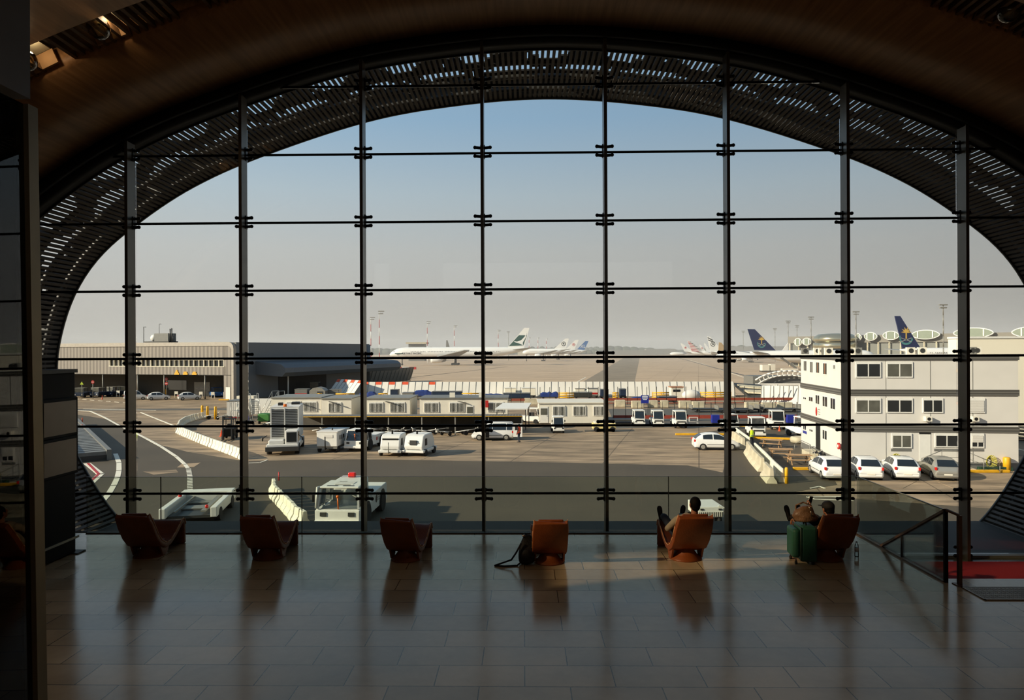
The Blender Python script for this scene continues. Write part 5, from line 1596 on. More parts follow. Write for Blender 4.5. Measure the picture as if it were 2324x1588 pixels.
def person_std(label, px, py, rz, vest, legs, hairm, h=1.76, step=.0):
    t = thing('person', label, 'person', G(px, py), rz)
    k = h / 1.76
    P_ = lambda x, y, z: (x * k, y * k, z * k)
    skin_person('trousers', t, {'pel': (P_(0, 0, .95), (.15 * k, .10 * k)), 'hl': (P_(-.09, 0, .88), .085), 'kl': (P_(-.1, .04 + step, .50), .062), 'al': (P_(-.1, -.03 + step, .10), .05), 'hr': (P_(.09, 0, .88), .085), 'kr': (P_(.1, .03 - step, .50), .062), 'ar': (P_(.1, -.03 - step, .10), .05)},
                [('pel', 'hl'), ('hl', 'kl'), ('kl', 'al'), ('pel', 'hr'), ('hr', 'kr'), ('kr', 'ar')], legs)
    skin_person('jacket_sleeves', t, {'ch': (P_(0, 0, 1.3), (.15, .09)), 'ne': (P_(0, 0, 1.5), .055), 'sl': (P_(-.2, 0, 1.42), .06), 'el': (P_(-.27, -.02, 1.15), .05), 'wl': (P_(-.27, .06, .92), .04), 'sr': (P_(.2, 0, 1.42), .06), 'er': (P_(.27, -.02, 1.15), .05), 'wr': (P_(.25, .1, .95), .04)},
                [('ch', 'ne'), ('ne', 'sl'), ('sl', 'el'), ('el', 'wl'), ('ne', 'sr'), ('sr', 'er'), ('er', 'wr')], M['coat'])
    m = MB(); rg = []
    for z, a, b in ((.88, .185, .125), (1.0, .18, .13), (1.15, .18, .13), (1.3, .2, .14), (1.42, .2, .12), (1.5, .12, .09), (1.52, .07, .07)):
        rg.append([(a * math.cos(q * PI / 9) * k, b * math.sin(q * PI / 9) * k, z * k) for q in range(18)])
    v = m.loft(rg).build('hi_vis_vest', vest, t)
    MB().lathe([(.195, 1.08), (.2, 1.13)], n=18).build('reflective_band', M['silver'], v)
    headmesh(t, P_(0, 0, 1.66), (0, 0, 0), M['skin'], hairm)
    hand(t, P_(-.27, .06, .92), (0, .1, -1), M['skin']); hand(t, P_(.25, .1, .95), (0, .2, -1), M['skin'], -1)
    for s in (-1, 1):
        MB().loft([[(s * .1 + w_ * math.cos(q * PI / 5), y_, z_ + h_ * math.sin(q * PI / 5)) for q in range(10)] for y_, w_, z_, h_ in ((-.10, .035, .045, .04), (0, .045, .05, .048), (.1, .045, .04, .035), (.17, .03, .03, .025))]).build('shoe', M['shoe'], t)
    return t


person_std('worker in an orange hi-vis vest and dark trousers standing behind the open van', 1178, 1003, D(60), M['hivor'], M['denim'], M['hair'], 1.8)
person_std('worker in a yellow hi-vis vest walking by the concrete barriers, seen from behind', 1706, 1014, D(10), M['hivis'], M['denim'], M['hair'], 1.85, .06)


# baggage tractors facing the camera
def tractor(label, px, py, rz=0, sc=1, cab=M['white']):
    t = thing('baggage_tractor', label, 'baggage tractor', G(px, py), rz, 'white baggage tractors parked on the apron', sc)
    # front faces -y
    MB().box(-.62, .62, -1.4, 1.4, .32, .92).build('chassis', cab, t, bevel=.05)
    MB().box(-.64, .64, -1.46, -1.3, .3, .5).build('bumper', M['white'], t, bevel=.02)
    MB().box(-.45, .45, -1.425, -1.38, .68, .8).build('grille', M['dark'], t)
    for s in (-1, 1):
        MB().box(s * .48 - .1, s * .48 + .1, -1.43, -1.38, .52, .66).build('headlight', M['dgrey'], t)
        m = MB(); m.tube([(s * .6, -1.3, .9), (s * .57, -1.1, 1.82), (s * .57, .2, 1.86), (s * .58, .25, .9)], .05, 6)
        m.build('cab_pillar', cab, t)
        MB().box(s * .74 - .05, s * .74 + .05, -1.2, -1.15, 1.3, 1.55).build('mirror', M['black'], t)
        for y_ in (-.95, .95):
            MB().cyl((s * .5, y_, .3), (s * .66, y_, .3), .3, n=18).build('wheel', M['rubber'], t)
    MB().box(-.64, .64, -1.18, .3, 1.84, 1.93).build('cab_roof', cab, t, bevel=.03)
    MB().add([(-.54, -1.29, .98), (.54, -1.29, .98), (.52, -1.12, 1.78), (-.52, -1.12, 1.78), (-.54, -1.27, .98), (.54, -1.27, .98), (.52, -1.10, 1.78), (-.52, -1.10, 1.78)], [(0, 1, 2, 3), (7, 6, 5, 4), (0, 4, 5, 1), (1, 5, 6, 2), (2, 6, 7, 3), (3, 7, 4, 0)]).build('windscreen', M['wglass'], t)
    MB().box(-.25, .25, -.5, .1, .9, 1.35).build('driver_seat', M['dark'], t)
    MB().tube([(.2, -.9, 1.0), (.2, -.7, 1.2)], .03).lathe([(.02, 0), (.18, .02), (.02, .04)], (.2, -.7, 1.2), 14).build('steering_wheel', M['dark'], t)
    return t


tractor('white baggage tractor facing the window, left of the three under the blue sign', 1448, 965)
tractor('white baggage tractor facing the window, middle of the three under the blue sign', 1490, 966)
tractor('white baggage tractor facing the window, right of the three near the blue sign', 1540, 969, sc=1.05)
tractor('white baggage tractor directly behind the worker in yellow', 1714, 991, D(-6), 1.12)
tractor('white baggage tractor with an orange cone in front of it', 1760, 972, D(-8), 1.12)
tractor('white baggage tractor half hidden by the left corner of the prefab', 1818, 990, D(20), 1.12)
tractor('white belt tractor parked in front of the separate cabin', 1265, 980, D(4), .95)
tractor('white tractor seen behind the van under a flat white canopy', 1203, 960, D(70), 1.0)
tractor('white tractor half hidden behind the fourth window post from the right', 1655, 972, D(10), .9)

# canopy behind van
cp = thing('shelter', 'small open shelter with a tilted white roof behind the van', 'shelter', G(1160, 972))
MB().slab([(-1.8, -1.6, 2.35), (1.9, -1.6, 2.35), (2.4, 1.8, 2.75), (-1.0, 1.8, 2.75)], .12).build('roof', M['white'], cp)
for x_, y_ in ((-1.6, -1.4), (1.7, -1.4), (2.1, 1.5), (-.9, 1.5)):
    MB().box(x_ - .05, x_ + .05, y_ - .05, y_ + .05, 0, 2.36 if y_ < 0 else 2.7).build('post', M['dgrey'], cp)
MB().box(-1.2, 1.2, .6, 1.4, 0, 1.1).build('counter', M['grey'], cp)

# air conditioning truck
t = thing('air_conditioning_truck', 'tall white truck with rows of horizontal louvres and a small corner cab', 'truck', G(646, 1026), D(13))
MB().box(-1.25, 1.25, .2, 4.4, 1.15, 4.0).build('louvre_box', M['white'], t, bevel=.05)
m = MB()
for z_ in range(17):
    for x0 in (-1.12, .06):
        m.box(x0, x0 + 1.06, .13, .2, 1.42 + z_ * .15, 1.475 + z_ * .15)
m.build('louvre_slots', M['dark'], t)
MB().box(-1.25, 1.25, .25, 4.4, 4.0, 4.1).build('roof', M['prefab'], t)
MB().box(-.04, .04, .1, .22, 1.3, 4.0).box(-1.25, -1.14, .1, .22, 1.2, 4.0).box(1.14, 1.25, .1, .22, 1.2, 4.0).build('front_ribs', M['white'], t)
MB().box(-1.35, 1.35, -1.8, 4.4, .45, .95).build('chassis', M['white'], t, bevel=.05)
MB().box(-1.42, 1.42, -1.95, -1.75, .35, .75).build('bumper', M['dgrey'], t, bevel=.03)
c_ = MB().box(.25, 1.3, -1.7, -.1, .9, 2.15).build('cab', M['white'], t, bevel=.06)
MB().box(.36, 1.2, -1.74, -1.69, 1.15, 2.0).build('windscreen', M['wglass'], c_)
MB().box(1.3, 1.33, -1.5, -.4, 1.15, 2.0).box(.22, .25, -1.5, -.4, 1.15, 2.0).build('side_window', M['wglass'], c_)
MB().box(-1.2, .1, -1.6, -.4, .95, 1.3).build('engine_cover', M['white'], t, bevel=.08)
MB().cyl((0, .5, 4.1), (0, .5, 4.35), .16, n=14).build('beacon', M['lensor'], t)
MB().box(-.8, -.4, 2.0, 2.6, 4.1, 4.35).box(.3, 1.0, 3.0, 4.0, 4.1, 4.3).build('roof_box', M['dark'], t)
for s in (-1, 1):
    for y_ in (-.9, 3.6):
        MB().cyl((s * 1.0, y_, .48), (s * 1.38, y_, .48), .48, n=20).build('wheel', M['rubber'], t)
    MB().cyl((s * 1.35, -1.2, 1.7), (s * 1.65, -1.5, 1.5), .03).ball((s * 1.68, -1.5, 1.4), (.06, .1, .18)).build('mirror', M['black'], t)

# ground power trailer
t = thing('power_unit_trailer', 'boxy white ground power trailer with a tow arm standing upright', 'generator', G(742, 1027), D(-3))
MB().box(-.95, .95, 0, 3.6, .55, 1.85).build('body', M['white'], t, bevel=.05)
MB().box(-1.0, 1.0, -.02, 3.62, 1.82, 1.92).build('lid', M['prefab'], t, bevel=.02)
MB().box(-.9, .9, .1, 3.5, .35, .55).build('chassis', M['midgrey'], t)
MB().box(-.25, .55, -.03, 0, 1.35, 1.6).build('label_plate', M['prefab'], t)
MB().tube([(0, -.1, .4), (0, -.45, .35), (0, -.5, 1.5)], .05, 8).build('tow_arm', M['black'], t)
m = MB()
for k in range(3): m.box(.955, .965, .6 + k * .5, .9 + k * .5, 1.1, 1.5)
m.build('side_panels', M['grey'], t)
MB().box(.95, .965, 2.2, 2.26, .6, 1.8).build('door_seam', M['dgrey'], t)
for s in (-1, 1):
    for y_ in (.5, 3.0): MB().cyl((s * .75, y_, .3), (s * .95, y_, .3), .3, n=18).build('wheel', M['rubber'], t)
MB().cyl((.1, 1.2, 1.92), (.1, 1.2, 2.1), .07).build('exhaust', M['dgrey'], t)

# pushback tractor, mid distance and near use one builder
def pushback(label, loc, rz, sc=1, near=False):
    t = thing('pushback_tractor', label, 'pushback tractor', loc, rz, None, sc)
    W_ = 1.15
    body = [(-.2, .45), (-.2, 1.12), (.7, 1.18), (.7, 1.1), (2.3, 1.1), (2.3, 1.45), (5.6, 1.45), (5.7, 1.3), (5.7, .45)]
    MB().prism([(y, z) for y, z in body], 'x', -W_, W_).build('body', M['white'], t, bevel=.06)
    MB().box(-W_, W_, -.35, -.1, .35, .62).build('bumper', M['white'], t, bevel=.04)
    for s in (-1, 1):
        for y_ in (1.35, 4.6):
            MB().cyl((s * .8, y_, .55), (s * 1.22, y_, .55), .55, n=22).build('wheel', M['rubber'], t)
            m = MB(); pts = [(y_ + .72 * math.cos(a), .55 + .72 * math.sin(a)) for a in [PI * k / 10 for k in range(11)]]
            m.prism(pts + [(y_ - .72, .5), (y_ + .72, .5)], 'x', s * 1.155 - .006, s * 1.155 + .006)
            m.build('wheel_arch', M['dark'], t)
        MB().box(s * .72 - .16, s * .72 + .16, -.24, -.19, .82, 1.02).build('headlight', M['dgrey'], t)
        MB().box(s * 1.3 - .05, s * 1.3 + .05, .0, .06, 1.5, 1.85).build('mirror', M['black'], t)
    cab = MB()
    zr = 2.15
    for s in (-1, 1):
        cab.bar((s * 1.05, -.05, 1.15), (s * .95, .25, zr), .1, .1).bar((s * 1.05, 2.1, 1.15), (s * .95, 1.9, zr), .1, .1).bar((s * 1.05, 1.0, 1.15), (s * .96, 1.0, zr), .07, .07)
    c_ = cab.build('cab_frame', M['white'], t)
    MB().add([(-1.0, -.05, 1.2), (1.0, -.05, 1.2), (.92, .24, 2.1), (-.92, .24, 2.1), (-1.0, -.03, 1.2), (1.0, -.03, 1.2), (.92, .26, 2.1), (-.92, .26, 2.1)], [(0, 1, 2, 3), (7, 6, 5, 4), (0, 4, 5, 1), (1, 5, 6, 2), (2, 6, 7, 3), (3, 7, 4, 0)]).build('windscreen', M['wglass'] if not near else M['glassf'], t)
    for s in (-1, 1):
        MB().add([(s * 1.05, 0, 1.2), (s * 1.05, 2.05, 1.2), (s * .96, 1.88, 2.1), (s * .96, .26, 2.1), (s * 1.04, 0, 1.2), (s * 1.04, 2.05, 1.2), (s * .95, 1.88, 2.1), (s * .95, .26, 2.1)], [(0, 1, 2, 3), (7, 6, 5, 4), (0, 4, 5, 1), (1, 5, 6, 2), (2, 6, 7, 3), (3, 7, 4, 0)]).build('side_window', M['wglass'], t)
    MB().box(-1.02, 1.02, .15, 2.0, zr, zr + .1).build('cab_roof', M['white'], t, bevel=.05)
    MB().cyl((0, .0, 1.15), (0, -.1, 1.75), .035).ball((0, -.1, 1.8), .08).build('beacon', M['lensor'], t)
    for s in (-1, 1):
        MB().box(s * .5 - .28, s * .5 + .28, 1.1, 1.6, 1.1, 1.3).box(s * .5 - .27, s * .5 + .27, 1.5, 1.65, 1.2, 1.8).build('seat', M['offwhite'] if near else M['dark'], t)
    MB().ball((1.156, 3.2, 1.0), (.01, .22, .22), 8, 14).build('round_badge', M['red'] if not near else M['dgrey'], t)
    m = MB()
    for k in range(3): m.box(1.152, 1.16, 3.5, 4.0, .85 + k * .12, .9 + k * .12)
    m.build('badge_lettering', M['midgrey'], t)
    return t


pushback('white pushback tractor with a cab, between the generator trailer and the third post', G(806, 1024), D(-10), .86)
tn = pushback('large white pushback tractor close below the window, seen from above', G(768, 1206), D(-2), 1.0, True)
zr = 2.25
m = MB()
for s in (-1, 1): m.box(s * .42 - .28, s * .42 + .28, .3, .5, zr, zr + .012)
m.build('roof_slots', M['dgrey'], tn)
MB().box(-.45, .55, .75, 1.5, zr, zr + .02).build('roof_hatch', M['prefab'], tn)
MB().box(-.35, .45, .6, .66, zr, zr + .012).box(-.35, .05, 1.42, 1.47, zr + .02, zr + .03).build('vent_slots', M['dgrey'], tn)
MB().box(-1.0, .55, 2.3, 3.9, 1.45, 2.15).build('rear_housing', M['white'], tn, bevel=.12)
MB().box(-.85, .4, 2.25, 2.31, 1.95, 2.03).build('housing_slot', M['dgrey'], tn)
MB().box(-.45, -.05, 3.2, 3.5, 2.15, 2.42).build('red_beacon', M['lensred'], tn, bevel=.05)
MB().tube([(-1.05, .3, 2.2), (-1.12, .1, 2.2), (-1.12, -.1, 1.2)], .06).build('snorkel', M['white'], tn)

# air starter units
for k, (px, lab, rz) in enumerate(((889, 'white air start trailer with a black front slot, left of the pair', -3), (942, 'white air start trailer with a square grille, right of the pair', -13))):
    t = thing('air_start_unit', lab, 'trailer', G(px - 4, 1036), D(rz), None, 1.0)
    prof = [(0, .55), (-.05, .9), (.28, 1.72), (.7, 1.86), (2.4, 1.86), (2.9, 1.2), (3.0, .55)]
    MB().prism(prof, 'x', -.85, .85).build('body', M['white'], t, bevel=.08)
    MB().box(-1.0, 1.0, -.15, 3.2, .34, .56).build('fender_frame', M['white'], t, bevel=.04)
    if k == 0: MB().box(-.7, .7, .14, .24, 1.42, 1.56).build('front_slot', M['dark'], t)
    else: MB().box(-.32, .3, -.06, .1, 1.0, 1.4).build('front_grille', M['dgrey'], t)
    MB().box(.855, .87, .6, 1.1, .9, 1.5).build('side_opening', M['dark'], t)
    m = MB(); m.box(.3, .9, .0, .001, .6, .62)
    MB().box(-.6, .6, -.075, -.04, .62, .66).box(-.5, .5, -.02, .02, .86 + .3 * k, .9 + .3 * k).build('lettering_strip', M['midgrey'], t)
    if k == 0: MB().tube([(0, -.15, .4), (0, -.5, .35), (0, -.55, 1.3)], .045).build('tow_arm', M['midgrey'], t)
    MB().cyl((0, .9, 1.86), (0, .9, 2.05), .08).ball((0, .9, 2.07), .09).build('beacon', M['black'], t)
    for s in (-1, 1):
        for y_ in (.5, 2.6): MB().cyl((s * .8, y_, .3), (s * 1.02, y_, .3), .3, n=18).build('wheel', M['rubber'], t)

# low towbarless frame tractor in the lower left
t = thing('aircraft_tow_vehicle', 'flat white aircraft tow vehicle with an open frame at the lower left', 'tow vehicle', G(452, 1168), D(12), None, .72)
m = MB().box(-2.0, -1.55, -3.2, 3.0, .5, 1.25).box(1.55, 2.0, -3.2, 3.0, .5, 1.25)
m.build('side_rails', M['white'], t, bevel=.05)
MB().box(-2.0, 2.0, 2.4, 3.6, .5, 1.35).build('front_deck', M['white'], t, bevel=.06)
MB().box(-1.5, 1.5, -2.8, 2.4, .4, .6).build('cradle_floor', M['dgrey'], t)
MB().box(-1.1, 1.1, -.9, .2, .62, .72).box(-1.2, 1.2, 1.2, 1.9, .62, .72).build('cradle_plates', M['midgrey'], t)
MB().bar((1.0, 2.4, .95), (.9, -2.6, .85), .35, .12).bar((-.95, 2.4, .95), (-1.1, -2.6, .85), .14, .12).build('lifting_arm', M['midgrey'], t)
MB().ball((-1.7, 1.2, 1.35), .15).ball((1.0, -1.9, 1.05), .14).build('red_lamp', M['lensred'], t)
for s in (-1, 1):
    for y_ in (-2.0, 2.2): MB().cyl((s * 1.6, y_, .5), (s * 2.05, y_, .5), .5, n=20).build('wheel', M['rubber'], t)
mrr = MB().cyl((2.0, 2.8, 1.2), (2.5, 2.9, 1.5), .03).box(2.4, 2.6, 2.85, 2.95, 1.3, 1.7).build('mirror', M['black'], t)
# white cart edge
t = thing('low_service_cart', 'white cart with a perforated tailboard behind the reclining person', 'cart', G(1617, 1196), D(3))
MB().box(-.75, .6, 0, 1.8, .5, 1.05).build('body', M['white'], t, bevel=.03)
MB().box(-.7, .55, -.03, 0, .55, .78).build('perforated_panel', stripes('perforated', (40, 40, 38), (205, 200, 188), 0, 9, bump=0), t)
for s in (-.55, .4): MB().box(s - .08, s + .08, -.03, 0, .88, .96).build('tail_lamp', M['dgrey'], t)
MB().bar((.3, 0, 1.1), (.62, 0, 1.0), .05, .06).build('raised_lip', M['white'], t)
for s in (-.55, .4): MB().cyl((s - .1, .3, .3), (s + .1, .3, .3), .3, n=16).build('wheel', M['rubber'], t)

# forklift
t = thing('forklift', 'black forklift truck behind the curved row of white barriers', 'forklift', G(518, 998), D(12))
MB().box(-.55, .55, -.2, 1.9, .35, 1.15).build('body', M['black'], t, bevel=.06)
MB().box(-.55, .55, 1.5, 2.1, .5, 1.3).build('counterweight', M['black'], t, bevel=.1)
m = MB()
for s in (-1, 1):
    m.box(s * .42 - .06, s * .42 + .06, -.5, -.38, .1, 2.5); m.bar((s * .5, -.1, 1.1), (s * .48, .2, 2.1), .07, .07).bar((s * .5, 1.4, 1.1), (s * .48, 1.3, 2.1), .07, .07)
m.box(-.42, .42, -.48, -.4, 2.35, 2.5).box(-.42, .42, -.48, -.4, 1.2, 1.3)
m.build('mast', M['dgrey'], t)
MB().box(-.52, .52, .15, 1.35, 2.1, 2.16).build('overhead_guard', M['black'], t)
MB().box(-.4, -.28, -1.5, -.5, .08, .14).box(.28, .4, -1.5, -.5, .08, .14).build('forks', M['dgrey'], t)
for s in (-1, 1):
    for y_ in (.0, 1.6): MB().cyl((s * .42, y_, .3), (s * .6, y_, .3), .3, n=16).build('wheel', M['rubber'], t)
MB().box(-.2, .2, .5, .9, 1.1, 1.6).build('seat', M['dark'], t)
o = MB().lathe([(.28, 0), (.28, .03), (.2, .04), (.03, .7), (.0, .7)], n=14).build('traffic_cone', M['orange']); o.location = G(503, 990); tag(o, 'orange cone beside the forklift', 'traffic cone')
o = MB().lathe([(.2, 0), (.2, .03), (.13, .04), (.06, .4), (.03, .8), (.0, .8)], n=14).build('traffic_cone', M['orange']); o.location = G(1769, 978); tag(o, 'orange and white cone in front of the middle right baggage tractor', 'traffic cone')
o = MB().lathe([(.2, 0), (.2, .03), (.13, .04), (.06, .4), (.03, .8), (.0, .8)], n=14).build('traffic_cone', M['orange']); o.location = G(232, 906); tag(o, 'orange cone on the road near the dark tractors at the left', 'traffic cone')

# container and steps
t = thing('small_container', 'ribbed white container on a red skid near the second post', 'container', G(515, 951), D(3))
MB().box(0, 2.5, 0, 3.6, .35, 2.4).build('body', stripes('ribbed_white', (188, 184, 176), (222, 218, 208), 0, 4), t)
MB().box(-.05, 2.55, -.05, 3.65, 2.4, 2.5).build('roof', M['brick'] if 'brick' in M else M['grey'], t)
MB().box(.2, 2.3, .1, 3.4, .1, .35).build('skid', M['red'], t)
o = MB().box(0, 2.8, 0, 1.6, 0, 1.9).build('storage_box', M['cream']); o.location = G(537, 925); tag(o, 'small cream box behind the ribbed container', 'box')


def stairs(label, px, py, h, rz, mt=M['silver']):
    t = thing('mobile_steps', label, 'maintenance steps', G(px, py), rz, 'maintenance steps beside the cabins')
    m = MB(); n = 9
    for s in (-.5, .5):
        m.tube([(s, 0, .2), (s, 2.0, h)], .04, 6).tube([(s, 0, 1.1), (s, 2.0, h + 1), (s, 3.2, h + 1)], .03, 6).tube([(s, 2.0, .1), (s, 2.0, h + 1)], .035, 6).tube([(s, 3.2, .1), (s, 3.2, h + 1)], .035, 6).tube([(s, 2.0, .2), (s, 3.2, h)], .03, 6).tube([(s, .2, .2), (s, 3.2, .2)], .04, 6)
    m.build('frame', mt, t)
    m = MB()
    for k in range(n): m.box(-.48, .48, 2.0 * k / n, 2.0 * k / n + .2, .2 + (h - .2) * k / n, .24 + (h - .2) * k / n)
    m.box(-.5, .5, 2.0, 3.2, h - .05, h)
    m.build('treads', M['midgrey'], t)
    for s in (-.55, .55):
        for y_ in (.3, 3.0): MB().cyl((s - .05, y_, .15), (s + .05, y_, .15), .15, n=12).build('wheel', M['rubber'], t)
    return t


stairs('tall aluminium maintenance steps just right of the second post', 583, 958, 2.6, D(30))
stairs('second set of aluminium steps leaning near the left cabin', 598, 958, 2.9, D(-25))
stairs('low aluminium steps left of the second post', 548, 954, 1.3, D(10))
stairs('aluminium steps between the second post and the green generator', 570, 966, 1.8, D(60))
o = thing('green_generator', 'small green machine on the ground by the maintenance steps', 'generator', G(598, 962)); MB().box(-.8, .8, 0, 1.2, .3, 1.3).build('housing', mat('machine_green', (60, 120, 50), .5), o, bevel=.15); MB().cyl((-.7, .2, .25), (-.5, .2, .25), .25).cyl((.5, .2, .25), (.7, .2, .25), .25).build('wheels', M['rubber'], o)
o = thing('white_tarp_panel', 'white sheeted panel standing behind the maintenance steps', 'panel', G(592, 940)); MB().box(-1.6, 2.2, 0, .2, 0, 2.3).build('sheet', M['white'], o); MB().box(-1.5, -1.4, .2, .8, 0, 1.5).box(2, 2.1, .2, .8, 0, 1.5).build('brace', M['grey'], o)
for k, (px, py) in enumerate(((459, 948), (471, 950), (489, 951))):
    o = MB().lathe([(.17, 0), (.17, 1.65), (.14, 1.72), (0, 1.72)], n=14).build('bollard', M['yellow']); o.location = G(px, py); tag(o, 'yellow bollard by the bend of the white barriers, %s of three' % ['left', 'middle', 'right'][k], 'bollard', 'yellow bollards by the barrier bend')
for k, (px, py, r) in enumerate(((480, 950, .4), (505, 952, 1.2), (612, 968, -.3))):
    towbar(['grey tow head between the yellow bollards', 'yellow-topped tow dolly left of the ribbed container', 'tow bar lying beside the green machine'][k], px, py, r, 1.8)

# ---------------- barrier chains
def jersey(m, L, h=.85, w=.5):
    prof = [(-w / 2, 0), (w / 2, 0), (w / 2 * .9, .18), (w * .22, .42), (w * .16, h), (-w * .16, h), (-w * .22, .42), (-w / 2 * .9, .18)]
    return m.prism(prof, 'x', -L / 2, L / 2)


def chain(name, pxs, L, mt, lab, group, h=.85, w=.5, gap=.06, brown=False, wob=0):
    pts = [G(*q) for q in pxs]
    n = 0; proto = None; carry = 0
    r = random.Random(n + len(pxs))
    seg = []
    for a, b in zip(pts[:-1], pts[1:]):
        d = (b - a); Ls = d.length; u = d / Ls
        k = max(1, round(Ls / L))
        for j in range(k):
            c = a + d * ((j + .5) / k); seg.append((c, math.atan2(d.y, d.x), Ls / k))
    for i, (c, an, l) in enumerate(seg):
        if proto is None:
            proto = jersey(MB(), 1.0, h, w).build(name, mt, bevel=.04 if not brown else .02); o = proto
        else:
            o = proto.copy(); COL.objects.link(o)
        o.location = c; o.rotation_euler = (0, 0, an + r.uniform(-wob, wob)); o.scale = (l - gap, 1, 1)
        tag(o, lab % (ORD[i] if i < 40 else 'last'), 'barrier', group)
    return seg


chain('barrier_block', [(463, 948), (440, 953), (420, 960), (408, 968), (404, 978)], .95, M['plastic'], 'white barrier block on the shaded far arm of the curved row, %s from the bollards', 'white barrier blocks in the curved row', wob=.05, h=.82, w=.62, gap=.14)
chain('barrier_block', [(404, 982), (424, 991), (448, 1001), (478, 1013), (508, 1024), (532, 1033), (554, 1043)], .95, M['plastic'], 'bright white barrier block in the curved row, %s after the bend', 'white barrier blocks in the curved row', wob=.06, h=.82, w=.62, gap=.14)
chain('barrier_block', [(622, 1112), (622, 1128), (640, 1146), (656, 1163), (672, 1182), (694, 1195)], .95, M['plastic'], 'cream barrier block close below the window, %s from the far end', 'cream barrier blocks below the window', wob=.1, h=.8, w=.66, gap=.14)
o = MB().lathe([(.04, 0), (.04, .55), (0, .55)], n=8).build('marker_post', M['red']); q = G(633, 1118); o.location = (q.x, q.y, .8); tag(o, 'red and white marker post on the near cream barriers', 'marker post')
chain('concrete_barrier', [(1664, 1000), (1688, 1020)], 2.2, M['concrete'], 'stained concrete barrier beside the parked white hatchback, %s of its row', 'stained concrete barriers', brown=True, h=1.05, w=.75)
chain('concrete_barrier', [(1697, 1028), (1712, 1050), (1731, 1071)], 2.6, M['concrete'], 'stained concrete barrier in the near left row, %s from the far end', 'stained concrete barriers', brown=True, h=1.05, w=.75)
chain('concrete_barrier', [(1736, 1080), (1752, 1098)], 2.2, M['concrete'], 'orange-tinted concrete barrier at the near end, %s', 'stained concrete barriers', brown=True, h=1.05, w=.75)
chain('concrete_barrier', [(1671, 992), (1684, 1003), (1701, 1016)], 1.6, M['plastic'], 'white-topped barrier in the far right-hand row, %s from the far end', 'white-topped barriers', h=1.0, w=.5)
chain('concrete_barrier', [(1713, 1030), (1735, 1052), (1757, 1077), (1776, 1096)], 1.8, M['plastic'], 'white-topped barrier in the near right-hand row, %s from the far end', 'white-topped barriers', h=1.0, w=.5)
o = MB().lathe([(.12, 0), (.12, 1.0), (.08, 1.1), (0, 1.1)], n=12).build('bollard', M['yellow']); o.location = G(1785, 1097); tag(o, 'yellow bollard at the near end of the white-topped barriers', 'bollard')
# left shaded rack of barriers
p0 = G(214, 1046); p1 = G(150, 966); dv = p1 - p0; Lr = dv.length
t = thing('ramp_stack', 'grey row of slatted ramp sections at the left edge beside the cabinet', 'ramp', p0, math.atan2(dv.y, dv.x))
m = MB(); n = int(Lr / 1.3)
for k in range(n): m.box(k * 1.3, k * 1.3 + .95, -.9, 1.2, .45, .75)
m.build('slats', M['grey'], t); MB().box(-.2, Lr, -1.25, -.9, 0, .9).build('side_beam', M['grey'], t); MB().box(-.2, Lr, 1.2, 1.5, 0, 1.0).build('side_beam', M['grey'], t)
MB().box(0, Lr, -.9, 1.2, 0, .45).build('base', M['dgrey'], t)
for k, (px, py) in enumerate(((187, 965), (187, 982))):
    o = MB().lathe([(.06, 0), (.06, .95), (0, .95)], n=8).build('marker_post', M['orange']); o.location = G(px, py); tag(o, 'orange marker post left of the first window post, %s one' % ['upper', 'lower'][k], 'marker post')

# far row of concrete blocks and red hoarding
for k, (a, b, py) in enumerate(((1396, 1420, 924), (1434, 1462, 926), (1472, 1494, 925), (1500, 1518, 925), (1542, 1570, 926), (1572, 1600, 928), (1692, 1724, 930), (1766, 1800, 930), (1730, 1762, 931), (1190, 1220, 919))):
    p, q = G(a, py), G(b, py)
    o = MB().box(0, (q.x - p.x), 0, .8, 0, 1.15).build('concrete_block', M['concrete'], bevel=.1); o.location = p; tag(o, 'pale concrete block beyond the tractors, %s of the row' % ORD[k], 'concrete block', 'pale concrete blocks behind the tractors')
t = thing('red_hoarding', 'long low rusty red barrier strip running behind the cabins and tractors', 'barrier', (G(1160, 917).x, 114, 0))
w_ = G(1822, 917).x - G(1160, 917).x
MB().box(0, w_, 0, .15, .7, 1.1).box(0, w_, 0, .15, .2, .35).build('rails', mat('rusty_red', (140, 66, 46), .7), t)
m = MB()
for k in range(31): m.box(w_ * k / 30, w_ * k / 30 + .08, 0, .1, 0, 3.0)
m.build('thin_posts', M['dgrey'], t)
t = thing('red_hoarding', 'second red strip in front of the dark vehicles behind the tractors', 'barrier', (G(1395, 958).x, 88, 0))
w_ = G(1815, 955).x - G(1395, 955).x
MB().box(0, w_, 0, .12, .3, .75).build('rail', mat('rusty_red2', (150, 60, 44), .7), t)
m = MB()
for k in range(16): m.box(w_ * k / 15, w_ * k / 15 + .06, 0, .1, 0, 2.4)
m.build('thin_posts', M['dgrey'], t)

# yellow pipe rails
for k, (a, b) in enumerate(((732, 740), (772, 812), (866, 885), (1046, 1096), (1268, 1302), (1390, 1402), (1480, 1520), (1590, 1660))):
    p, q = G(a, 905), G(b, 905)
    o = MB(); w_ = q.x - p.x
    for z_ in (.35, .75, 1.15): o.cyl((0, 0, z_), (w_, 0, z_), .13, n=8)
    for x_ in (0, w_ / 2, w_): o.box(x_ - .06, x_ + .06, -.1, .1, 0, 1.3)
    o = o.build('pipe_rail', M['yellow']); o.location = (p.x, 127, 0); tag(o, 'yellow pipe railing below the blast fence, %s stretch from the left' % ORD[k], 'railing', 'yellow pipe railings')

